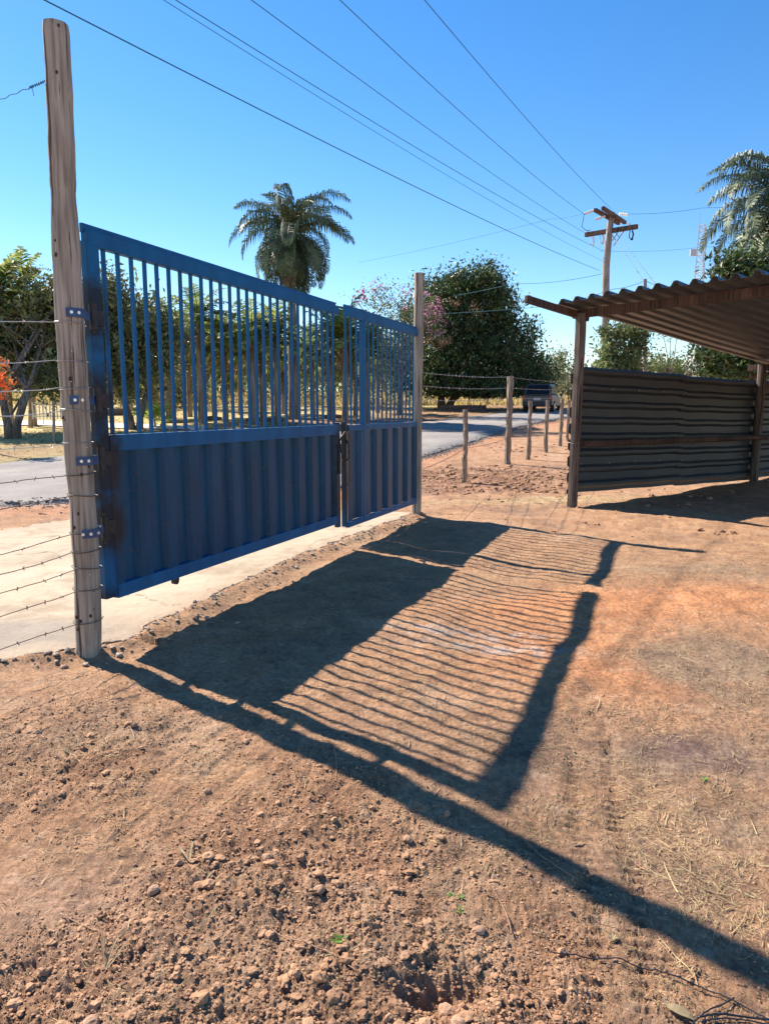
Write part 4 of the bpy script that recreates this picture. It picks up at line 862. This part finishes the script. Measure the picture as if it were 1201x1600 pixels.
# small garden palms behind the gate
gpl = [(22,425,28,'garden palm with big curved fronds above the dark tree at the left edge',1.9,.09),(58,425,31,'garden palm half hidden beside the tall gate post',2.0,.1),(208,490,33,'garden palm just right of the gate hinge stile',2.0,.1),(268,500,35,'garden palm with tall brown trunk among the second group of bars',2.3,.12),(300,505,38,'garden palm behind the broadleaf tree',2.3,.1),(338,520,36,'yellowish garden palm left of the tall drooping palm',2.0,.1),
       (378,520,40,'slim garden palm just left of the tall palm trunk',2.4,.1),(412,512,34,'bushy garden palm in front of the tall palm trunk',2.0,.1),(445,545,41,'far garden palm behind the tall palm trunk',2.2,.1),(490,530,37,'garden palm right of the tall palm trunk',2.0,.1),(520,505,35,'garden palm seen at the gap between the two gate leaves',2.3,.12),(556,535,38,'garden palm behind the small gate leaf mullion',2.0,.1),(590,545,42,'palm under the pink blossoms behind the small gate leaf',2.0,.1),(355,560,44,'low far garden palm in the field gap',1.8,.09),(240,560,37,'low garden palm near the dark wall',1.8,.09),(318,478,33,'tallest garden palm, midway along the wide gate leaf',2.2,.12),(398,500,32,'nearest garden palm left of the tall palm trunk',2.2,.12),(435,500,33,'garden palm crowding the tall palm trunk',2.0,.1),(540,500,33,'light green garden palm seen through the gate gap bars',2.2,.12),(575,520,34,'garden palm behind the last bars before the far post',2.0,.1),(355,500,34,'garden palm among the middle bars of the wide leaf',2.0,.1)]
for k, (u, v, Yp, lab, L, r_) in enumerate(gpl):
    B = atbase(u, Yp); q = D(u, v+18, Yp)-B
    palm('garden_palm', lab, B, max(q.z-.25, 1.0), 22, L*.9, .52, 60+k, 'palmleaf', r_*1.1, 'garden palms across the road', n=24, w_=.075, up=1.45, droop=1.35, hang=.3, dead=5 if k % 2 == 0 else 3, elmin=-.35, spear=False)
B = P(245, 668); palm('lime_palm','bright lime green clumping palm low on the lawn behind the gate bars',B,.35,22,1.15,.32,88,'brightleaf',.04,n=14,w_=.045,up=1.4,droop=1.1,hang=.2,stems=3,spread=.15,spear=False,elmin=.1,cat='shrub')
# orange flowering plant, left edge
B = atbase(-8, 20); L_ = [lob(B,-8,590,20,20,26)]
tree('orange_shrub','shrub with bright orange bracts at the left edge',B,L_,30,14,.16,'dullleaf',[(0,0,1.2)],.04,51,cat='shrub',sig=.12,extra=[('bracts','orange',[lob(B,-4,590,20,14,30,-.3)],40,12,.12,.07)])
# trees behind the shed and roof
B = atbase(975, 27); L_ = [lob(B,972,520,27,20,14),lob(B,958,548,27,18,20),lob(B,990,550,27,16,24),lob(B,945,518,27,8,9),lob(B,976,590,27,34,28),lob(B,940,572,27,10,14),lob(B,998,524,27,10,12)]
tree('vine_tree','pale green vine covered bush round the foot of the power pole',B,L_,420,22,.15,'greyleaf',[(0,0,1.5)],.1,52,sig=.17,shell=.5)
B = atbase(1165, 24); L_ = [lob(B,1140,560,24,46,30),lob(B,1190,540,24,50,50),lob(B,1180,480,24,50,44),lob(B,1150,425,24,28,20),lob(B,1195,425,24,34,22),lob(B,1120,575,24,26,20),lob(B,1240,480,24,60,80)]
tree('shade_tree','dark leafy tree behind the shed, showing above and below its roof',B,L_,1300,26,.19,'mango',[(0,0,2)],.16,53,sig=.28,shell=.55)
B = atbase(1035, 40); L_ = [lob(B,1020,580,40,50,14),lob(B,1060,578,40,30,12)]
tree('hedge_bush','low light green bush between the power pole and the white house',B,L_,180,18,.2,'greyleaf',[(0,0,.6)],.06,54,cat='bush',sig=.25)
B = atbase(1040, 38); L_ = [lob(B,1030,505,38,22,10),lob(B,1048,515,38,14,10),lob(B,1025,548,38,8,14),lob(B,1060,505,38,14,8)]
tree('young_tree','spindly young tree seen under the roof edge left of the white house',B,L_,50,9,.16,'dullleaf',[(0,0,1.8)],.05,55,sig=.3,shell=.3)
B = atbase(872, 62); L_ = [lob(B,870,575,62,16,26),lob(B,878,560,62,12,18),lob(B,885,595,62,12,18)]
tree('young_tree','thin airy tree just right of the car',B,L_,130,12,.22,'dullleaf',[(0.2,0,1.6)],.07,56,sig=.45,shell=.3)
B = atbase(884, 56); L_ = [lob(B,886,612,56,16,14)]
tree('roadside_bush','small dark bush by the road just right of the car',B,L_,60,20,.22,'dullleaf',[(0,0,.6)],.06,57,cat='bush',sig=.4)
# far wood
rs = np.random.RandomState(9); C = []
for k in range(150):
    yy = rs.uniform(88, 135); x = rs.uniform(-.62, .60)*yy; hgt = rs.uniform(2.0, 5.0)*(1.3 if x < 0 else 1); C.append((x, yy, T(x, yy)+hgt*.5, rs.uniform(2, 4.5), 2, hgt*.55))
V, Fa = crown(C, 4200, 13, .55, rs, sig=.8, shell=.4); o = npmesh('far_woodland', V, Fa, M['farleaf']); tag(o, 'thin dry scrub and trees along the far side of the field', 'woodland', kind='stuff')
rs = np.random.RandomState(19); C = []
for k in range(120):
    yy = rs.uniform(46, 80); x = rs.uniform(-.40, .03)*yy; C.append((x, yy, T(x, yy)+rs.uniform(1.2, 4.2), rs.uniform(.9, 2.2), 1, rs.uniform(.9, 1.9)))
V, Fa = crown(C, 3600, 14, .3, rs, sig=.5, shell=.3); o = npmesh('garden_scrub', V, Fa, M['dullleaf']); tag(o, 'mixed scrub growing between the garden palms', 'scrub', kind='stuff')

# ------------------------------------------------------------------ things across the road
def stake(u, v, vt, hw, name, lab, group, matn='post2', lean=0):
    q = P(u, v); tp = D(u+lean, vt, q.y); m = MB(); r_ = hw/FPX*q.y; m.tube([Vector((0,0,-.1)), (tp-q)*.5+Vector((.01,0,0)), tp-q], [r_, r_*.95, r_*.9], 7, jit=.08, rng=rng); o = m.build(name, M[matn], loc=q); tag(o, lab, 'post', group)
stake(48,668,608,3.6,'garden_post','thick grey garden post at the foot of the leaning strut','posts in front of the garden')
stake(84,692,626,2.3,'garden_post','thin dark garden post left of the tall gate post','posts in front of the garden')
stake(68,664,612,1.0,'garden_post','thin pale garden rod between the two grey garden posts','posts in front of the garden','white')
q = D(40, 612, 26); q2 = D(18, 648, 26); m = MB(); m.tube([q, q2], .045, 7); tag(m.build('leaning_strut', M['darkwood']), 'dark wooden strut leaning on the thick garden post', 'strut')
pf_ = empty('picket_gate', atbase(78, 29)); tag(pf_, 'white slatted garden gate behind the tall gate post', 'gate')
o = pf_.location; m = MB()
q0 = D(52, 652, 29)-o; q1 = D(112, 652, 29)-o; zt = (D(52, 628, 29)-o).z; zb = (D(52, 655, 29)-o).z
for k in range(12):
    f = k/11; b = MB(); top = zt+.55*max(0, f-.45)+.0; b.box((q0.x+(q1.x-q0.x)*f, 0, (zb+top)/2), (.045, .02, top-zb)); b.build('slat', M['white'], pf_)
for z_ in (zb+.12, zt-.1): b = MB(); b.box(((q0.x+q1.x)/2, .022, z_), (q1.x-q0.x, .02, .05)); b.build('rail', M['white'], pf_)
# garden path
pl = [(-150,668),(60,665),(110,668),(320,673)]; pu = [(-150,661),(60,658),(110,660),(320,667)]; m = MB(); a = [P(*q) for q in pl]; b = [P(*q) for q in pu]
n_ = 40; vs = []
for i in range(n_+1):
    t = i/n_*3; k = min(int(t), 2); f = t-k
    for e in (a, b): q = e[k].lerp(e[k+1], f); vs.append((q.x, q.y, T(q.x, q.y)+.04))
m.add(vs, [(2*i, 2*i+2, 2*i+3, 2*i+1) for i in range(n_)]); o = m.build('garden_path', M['pathm']); tag(o, kind='structure')
m = MB(); a = P(150, 650); b = P(250, 648); a.x -= 1.5; d = b-a; mm = Matrix.Rotation(math.atan2(d.y, d.x), 3, 'Z'); 
for k in range(22): f = (k+.5)/22; c_ = a.lerp(b, f); m.box((c_.x, c_.y, T(c_.x, c_.y)+.17+.01*(k%2)), (d.length/22*.97, .3, .36), mm, bev=.02)
tag(m.build('garden_wall', M['brick']), 'low dark masonry wall on the lawn behind the gate bars', 'wall')
# dark retaining wall under the mango
q = P(725, 643); m = MB()
for r_ in range(2):
    for k in range(13): m.box((-1.35+k*.215+(r_ % 2)*.08, 0, .1+.21*r_), (.2, .36, .2), bev=.03)
o = m.build('block_wall', M['brick'], loc=(q.x, q.y+.6, q.z-.02)); o.rotation_euler.z = .04; tag(o, 'low dark block wall in the shade under the big tree', 'wall')
for (u, v, hw, lab) in ((275,661,20,'fallen dark log on the lawn left of the tall palm trunk'),(330,656,16,'short fallen log in front of the garden palms'),(415,658,30,'long fallen log at the foot of the tall palm'),(520,653,18,'grey fallen log behind the gap between gate leaves')):
    q = P(u, v); k = q.y/FPX; m = MB(); m.tube([(-hw*k, 0, .05), (0, .05, .09), (hw*k, -.03, .06)], [.09, .11, .08], 8, jit=.1, rng=rng); tag(m.build('fallen_log', M['bark'], loc=q), lab, 'log', 'logs lying on the lawn')
for k, (u, v, vt) in enumerate([(313,672,655),(375,672,660),(412,668,653),(470,668,650),(497,668,650),(513,662,648),(655,640,612),(706,628,606),(761,632,605),(783,628,612),(843,628,602),(668,625,607),(735,622,604)]):
    stake(u, v, vt, 1.6 if k < 6 else 1.9, 'field_stake', ['dark stake at the lawn edge, leftmost of the short ones','low dark stake left of the tall palm','low dark stake near the foot of the tall palm','stake right of the tall palm trunk','dark stake near the last bars of the wide leaf','stake at the gap between the gate leaves','field post by the far gate post','field post left of the low block wall','grey field post behind the block wall','short dark field post left of the tall fence post','field post behind the car','thin field post beside the big tree trunk','thin field post above the block wall'][k], 'stakes and posts in the far field')
# wire fence along the field
m = MB()
for dz in (.35, .7, 1.0):
    a, b = P(655, 630), P(845, 629); m.tube([a+Vector((0,0,dz)), b+Vector((0,0,dz))], .008, 4)
tag(m.build('field_wire_fence', M['rustwire']), 'thin wires strung between the far field posts', 'wire fence')
# logs / pale horse-like stump skipped; house beyond
q = atbase(1090, 48); h0 = D(1090, 582, 48).z-q.z; h1 = D(1075, 564, 48).z-q.z
hs = empty('white_house', q); tag(hs, 'white house with pale roof seen between shed roof and wall', 'house')
m = MB(); m.box((1, 1.5, h0/2), (5.0, 4, h0+.0)); m.build('wall', M['housewall'], hs)
m = MB(); m.add([(-2, -.9, h0+.002), (4, -.9, h0+.002), (4, 3.9, h0+.002), (-2, 3.9, h0+.002), (-.2, 1.5, h1+.3), (2.6, 1.5, h1+.3)], [(0,1,5,4), (1,2,5), (2,3,4,5), (3,0,4), (3,2,1,0)]); m.build('roof', M['houseroof'], hs)
m = MB(); m.box((-.2, -.52, h0-1.0), (.9, .06, .9)); m.build('window', M['glass'], hs)

# ------------------------------------------------------------------ car
q = P(838, 645); car = empty('parked_car', q, R(-22)); tag(car, 'dark grey off-road car driving away on the road, seen from behind', 'car')
def hull(m, secs):      # secs: list of (y, [(x,z)...]) same count, mirrored profile closed loop
    n = len(secs[0][1]); vs = [(x, y, z) for y, pr in secs for x, z in pr]; m.add(vs, [(i*n+j, i*n+(j+1) % n, (i+1)*n+(j+1) % n, (i+1)*n+j) for i in range(len(secs)-1) for j in range(n)]+[tuple(range(n-1, -1, -1)), tuple((len(secs)-1)*n+j for j in range(n))])
def body(w_, z0, z1, r_=.08): return [(-w_+r_, z0), (w_-r_, z0), (w_, z0+r_), (w_, z1-r_), (w_-r_, z1), (-w_+r_, z1), (-w_, z1-r_), (-w_, z0+r_)]
m = MB(); hull(m, [(.0, body(.80,.42,.98)), (.06, body(.87,.38,1.03)), (.6, body(.89,.36,1.05)), (2.8, body(.89,.36,1.04)), (3.3, body(.88,.36,.98)), (4.0, body(.84,.38,.9)), (4.2, body(.74,.45,.82))]); m.build('body', M['carpaint'], car)
m = MB(); hull(m, [(.06, body(.74,1.03,1.06,.01)), (.16, body(.76,1.03,1.34,.05)), (.34, body(.70,1.03,1.66,.08)), (2.1, body(.70,1.03,1.70,.08)), (2.5, body(.72,1.03,1.55,.08)), (3.1, body(.76,1.02,1.06,.015))]); m.build('cabin', M['carpaint'], car)
m = MB(); m.add([(-.66,.045,1.07),(.66,.045,1.07),(.60,.30,1.60),(-.60,.30,1.60)], [(0,1,2,3)]); m.v = [(x, y-.035, z) for x, y, z in m.v]; m.add([(-.66,.05,1.07),(.66,.05,1.07),(.60,.31,1.60),(-.60,.31,1.60)], [(0,1,2,3)]); m.build('rear_window', M['glass'], car)
for s in (-1, 1):
    for (y0, y1) in ((.42,1.15),(1.22,1.95),(2.02,2.5)):
        m = MB(); m.box((s*.735, (y0+y1)/2, 1.33), (.05, y1-y0, .42)); m.build('side_window', M['glass'], car)
    m = MB(); m.box((s*.78, .0, .90), (.14, .08, .26), bev=.02); m.build('tail_lamp', M['red'], car)
    m = MB(); m.box((s*1.0, 2.6, 1.08), (.18, .1, .15), bev=.03); m.build('mirror', M['carpaint'], car)
    for y in (.75, 3.4):
        m = MB(); m.tube([(s*.70, y, .36), (s*.90, y, .36)], .36, 24); wl = m.build('wheel', M['tyre'], car)
        m = MB(); m.tube([(s*.895, y, .36), (s*.915, y, .36)], .21, 16); m.build('rim', M['rim'], wl)
m = MB(); m.box((0, -.03, .52), (1.7, .16, .24), bev=.04); m.build('bumper', M['bumper'], car)
m = MB(); m.box((0, -.01, .80), (.42, .02, .14)); m.build('number_plate', M['plate'], car)
m = MB(); m.tube([(-.6,.6,1.75),(-.6,2.0,1.77)], .02, 6); m.tube([(.6,.6,1.75),(.6,2.0,1.77)], .02, 6); m.build('roof_rack', M['bumper'], car)

# ------------------------------------------------------------------ power pole, mast, lines
YP = 34; PB_ = atbase(942, YP); pole = empty('power_pole', PB_); tag(pole, 'old wooden power pole with crossarms and insulators behind the shed', 'power pole')
tp = D(955, 332, YP)-PB_; m = MB(); pts, rad = refine([Vector((0,0,-.3)), (D(946,420,YP)-PB_), (D(951,365,YP)-PB_), tp], [.19,.165,.15,.14], 4); m.tube(pts, rad, 12); m.build('shaft', M['polewood'], pole, smooth=True)
def arm(a, b, w_, name): 
    a, b = a-PB_, b-PB_; d = b-a; m = MB(); m.box((a+b)/2, (d.length, w_, w_*1.1), d.to_track_quat('X','Z').to_matrix(), bev=.015); return m.build(name, M['armwood'], pole)
arm(D(929,328,32.7), D(966,349,35.2), .14, 'crossarm'); arm(D(941,325,32.6), D(976,348,35.1), .14, 'crossarm'); arm(D(914,367,34.9), D(995,354,33.1), .18, 'crossarm')
for (a, b) in ((D(956,376,34), D(966,361,33.7)), (D(958,384,34), D(975,360,33.6))): m = MB(); m.tube([a-PB_, b-PB_], .025, 5); m.build('brace', M['mast'], pole)
def insul(a, b, n=5, r_=.065):
    m = MB(); a, b = a-PB_, b-PB_; m.tube([a, b], .02, 5)
    for k in range(n): c_ = a.lerp(b, (k+.5)/n); d = (b-a).normalized(); m.tube([c_-d*.035, c_+d*.035], [r_, r_*.6], 10)
    m.build('insulator', M['ceramic'], pole, smooth=False)
insul(D(927,329,32.8), D(912,334,32.4)); insul(D(944,338,33.4), D(929,343,33)); insul(D(967,334,34.4), D(981,336,34.6)); 
for (u, v, Y_) in ((983,349,33.3),(916,361,34.8)): insul(D(u, v, Y_), D(u, v+4, Y_), 2, .05)
for (u, v, Y_) in ((926,370,34.6),(941,367,34.3),(987,360,33.3)):
    m = MB(); a = D(u, v, Y_)-PB_; m.tube([a, a+Vector((.06,0,-.16)), a+Vector((0.02,0,-.36))], .035, 7); m.tube([a+Vector((-.1,0,.02)), a+Vector((-.12,0,-.3)), a+Vector((0,0,-.38))], .02, 6); m.box(a+Vector((0,0,-.38)), (.1,.08,.07)); m.build('fuse_cutout', M['ceramic'] if u < 950 else M['black'], pole)
def hang(pts, r_, sag, name, lab, group='power lines across the sky', matn='lines'):
    m = MB(); out = []
    for a, b in zip(pts[:-1], pts[1:]):
        n = 40; out += [a.lerp(b, i/n)+Vector((0,0,-sag*4*(i/n)*(1-i/n))) for i in range(n+(1 if b is pts[-1] else 0))]
    m.tube(out, r_, 5); o = m.build(name, M[matn]); tag(o, lab, 'cable', group)
def bylevel(u, v, z): r = ray(u, v); t = (z-CAMH)/r.z; q = r*t; return Vector((q.x, q.y, z))
PL = [((70,0),(937,423),6.2,34,.013,.25,'thickest low cable sagging from the top left corner to the pole shaft'),
      ((275,0),(944,393),7.2,34,.010,.30,'right one of the close cable pair entering at the top left'),
      ((256,0),(944,409),6.9,34,.007,.30,'left, fainter one of the close cable pair entering at the top left'),
      ((393,0),(912,363),7.6,34.9,.010,.25,'cable running to the left tip of the big lower crossarm'),
      ((531,0),(912,334),8.2,32.4,.011,.30,'cable running to the white insulator string left of the pole top'),
      ((663,0),(955,327),8.4,34,.011,.22,'rightmost and steepest cable running to the pole top')]
for (a, b, z_, Yb, r_, sg, lab) in PL:
    e = D(b[0], b[1], Yb); s = bylevel(a[0], a[1], z_); far_ = s+(s-e)*.5; far_.z = s.z+.3; hang([e, s, far_], r_*.72, sg*.6, 'power_line', lab)
hang([D(966,334,34.5), D(1095,325,36), D(1400,305,40)], .008, .1, 'power_line', 'thin cable leaving the pole top towards the right palm')
hang([D(936,392,34), D(1098,386,38), D(1400,370,44)], .006, .1, 'power_line', 'faint cable crossing behind the pole towards the mast')
hang([D(960,362,34), D(1030,452,30), D(1090,530,27)], .014, 0, 'guy_cable', 'upper of two stay cables slanting down right of the pole', 'stay cables')
hang([D(956,368,34), D(1004,437,31), D(1060,520,28)], .014, 0, 'guy_cable', 'lower of two stay cables slanting down right of the pole', 'stay cables')
hang([D(943,427,34), D(800,443,40), D(640,470,50)], .012, .15, 'service_cable', 'dark cable leaving the pole leftwards over the big tree', 'service cables')
hang([D(1006,439,30), D(955,452,31), D(860,478,34), D(640,492,44)], .010, .06, 'service_cable', 'low cable from the thin post leftwards past the shed roof', 'service cables')
hang([D(1008,439,30), D(1045,450,29), D(1150,478,27)], .012, .04, 'service_cable', 'short cable from the thin post down to the right', 'service cables')
hang([D(929,327,33), D(860,342,36), D(560,410,50)], .007, .1, 'power_line', 'faint cable leaving the upper crossarm leftwards')
hang([D(952,325+60,34), D(951,452,34)], .012, 0, 'ground_wire', 'thin wire running down beside the pole shaft', 'service cables')
hang([D(912,334,32.4), D(908,353,33.2), D(922,359,34)], .014, .1, 'jumper_wire', 'dark loop hanging from the left insulator string', 'service cables')
q = atbase(1004, 30); m = MB(); m.tube([(0,0,-.2), D(1007,436,30)-q], [.08,.07], 8); tag(m.build('slim_post', M['polewood'], loc=q), 'slim grey post carrying a low cable, right of the power pole', 'post')
YM = 170; q = atbase(1076, YM); m = MB(); htop = (D(1076, 352, YM)-q).z; wb, wt = 2.0, .85; prev = None; nseg = 30
for k in range(nseg+1):
    f = k/nseg; w_ = wb*(1-f)+wt*f; ring = [Vector((w_*math.cos(a), w_*math.sin(a), htop*f)) for a in (.5, 2.6, 4.7)]
    if prev:
        for i in range(3): m.tube([prev[i], ring[i]], .11, 4); m.tube([prev[i], ring[(i+1) % 3]], .06, 4); m.tube([ring[i], ring[(i+1) % 3]], .05, 4)
    prev = ring
m.tube([(-.9,0,htop-.5), (-.9,0,htop+2.6)], .07, 4); m.box((-2.0,0,htop-6), (1.4,.4,1.5)); tag(m.build('radio_mast', M['mast'], loc=q), 'distant steel lattice mast above the shed roof', 'mast')

# ------------------------------------------------------------------ bottom right: black hoses, leaf litter
def onground(px, r_, name, lab, matn, group, lift=0, cat='cable', seg=10):
    q = [P(u, v) for u, v in px]; pts = []
    for i in range(len(q)-1):
        for j in range(seg):
            t = j/seg; p0, p1, p2, p3 = q[max(i-1,0)], q[i], q[i+1], q[min(i+2, len(q)-1)]
            c_ = .5*((2*p1)+(p2-p0)*t+(2*p0-5*p1+4*p2-p3)*t*t+(3*p1-p0-3*p2+p3)*t**3); pts.append(Vector((c_.x, c_.y, Hh(c_.x, c_.y)+r_+lift+.004)))
    zs = np.array([p.z for p in pts]); k = np.ones(5)/5; zz = np.maximum(np.convolve(np.pad(zs, 2, mode='edge'), k, 'valid'), zs)
    for p, z in zip(pts, zz): p.z = z
    m = MB(); m.tube(pts, r_, 7); o = m.build(name, M[matn], smooth=True); tag(o, lab, cat, group)
onground([(862,1487),(930,1492),(1000,1505),(1080,1528),(1130,1548),(1210,1592)], .0019, 'black_cord', 'long thin black cord curving down to the right corner', 'hose', 'black cords on the soil', .004)
onground([(1070,1604),(1100,1578),(1150,1551)], .0020, 'black_cord', 'short black cord crossing the long one near the corner', 'hose', 'black cords on the soil', .004)
onground([(1090,1586),(1140,1580),(1210,1590)], .0028, 'black_cord', 'thickest black cord looped in the bottom right corner', 'hose', 'black cords on the soil', .006)
onground([(1095,1592),(1145,1586),(1210,1597)], .0020, 'black_cord', 'lowest black cord at the very bottom right corner', 'hose', 'black cords on the soil', .006)
for k, (px, lab) in enumerate([([(806,1308),(830,1335),(862,1360),(895,1382)],'pale curved stalk lying across the long post shadow'),([(500,1160),(520,1180),(526,1210),(524,1238)],'thin brown stalk arching beside the rail shadow'),([(757,1385),(785,1420),(800,1462)],'brown twig left of the post shadow end'),([(418,1455),(470,1480),(520,1500),(560,1530)],'long thin root on the crumbly soil'),([(955,1330),(985,1345),(1012,1366)],'straight straw stalk under the straw tuft'),([(790,1528),(840,1555),(870,1598)],'brown root near the bottom, left of the cords'),([(95,1431),(150,1460),(155,1478)],'straw stalk on the soil at lower left')]):
    onground(px, .0016, 'dry_stalk', lab, 'stone', 'single dry stalks on the soil', .002, 'stalk')
def leaf(u, v, L, w_, ang, lab, n=1, matn='straw'):
    q = P(u, v); m = MB(); rg_ = random.Random(u)
    for k in range(n):
        a = ang+(k-(n-1)/2)*.5; d = Vector((math.cos(a), math.sin(a), 0)); s = Vector((-math.sin(a), math.cos(a), 0)); l_ = L*rg_.uniform(.7, 1); vs = []
        for i in range(7):
            t = i/6; ww = w_*math.sin(math.pi*(.08+.9*t))*.5; c_ = d*l_*t+s*.15*l_*math.sin(t*2); z = Hh(q.x+c_.x, q.y+c_.y)-Hh(q.x, q.y)+.006+.02*math.sin(t*3)*l_*4
            vs += [c_+s*ww+Vector((0,0,z+.3*ww)), c_+Vector((0,0,z)), c_-s*ww+Vector((0,0,z+.3*ww))]
        m.add(vs, [(3*i+j, 3*i+3+j, 3*i+4+j, 3*i+1+j) for i in range(6) for j in (0, 1)])
    tag(m.build('dry_leaf', M[matn], loc=(q.x, q.y, Hh(q.x, q.y))), lab, 'leaf', 'dry leaves on the soil')
leaf(297,1365,.13,.008,1.75,'pair of long dry leaf blades on the sandy soil',2); leaf(318,1395,.07,.008,1.1,'single dry blade right of the long pair'); leaf(165,1515,.12,.006,1.3,'torn dry leaves at the lower left',3)
leaf(1085,1583,.085,.03,2.4,'broad crumpled pale leaf at the cord crossing'); leaf(955,1470,.035,.009,.8,'small star of dry leaves near the bottom right',4); leaf(838,1457,.03,.012,.2,'small white leaf scrap left of the shadow end'); leaf(107,1190,.05,.012,2.2,'small pale leaf on the soil under the gate post')
leaf(26,1218,.03,.012,.5,'tiny pale leaf near the left edge')
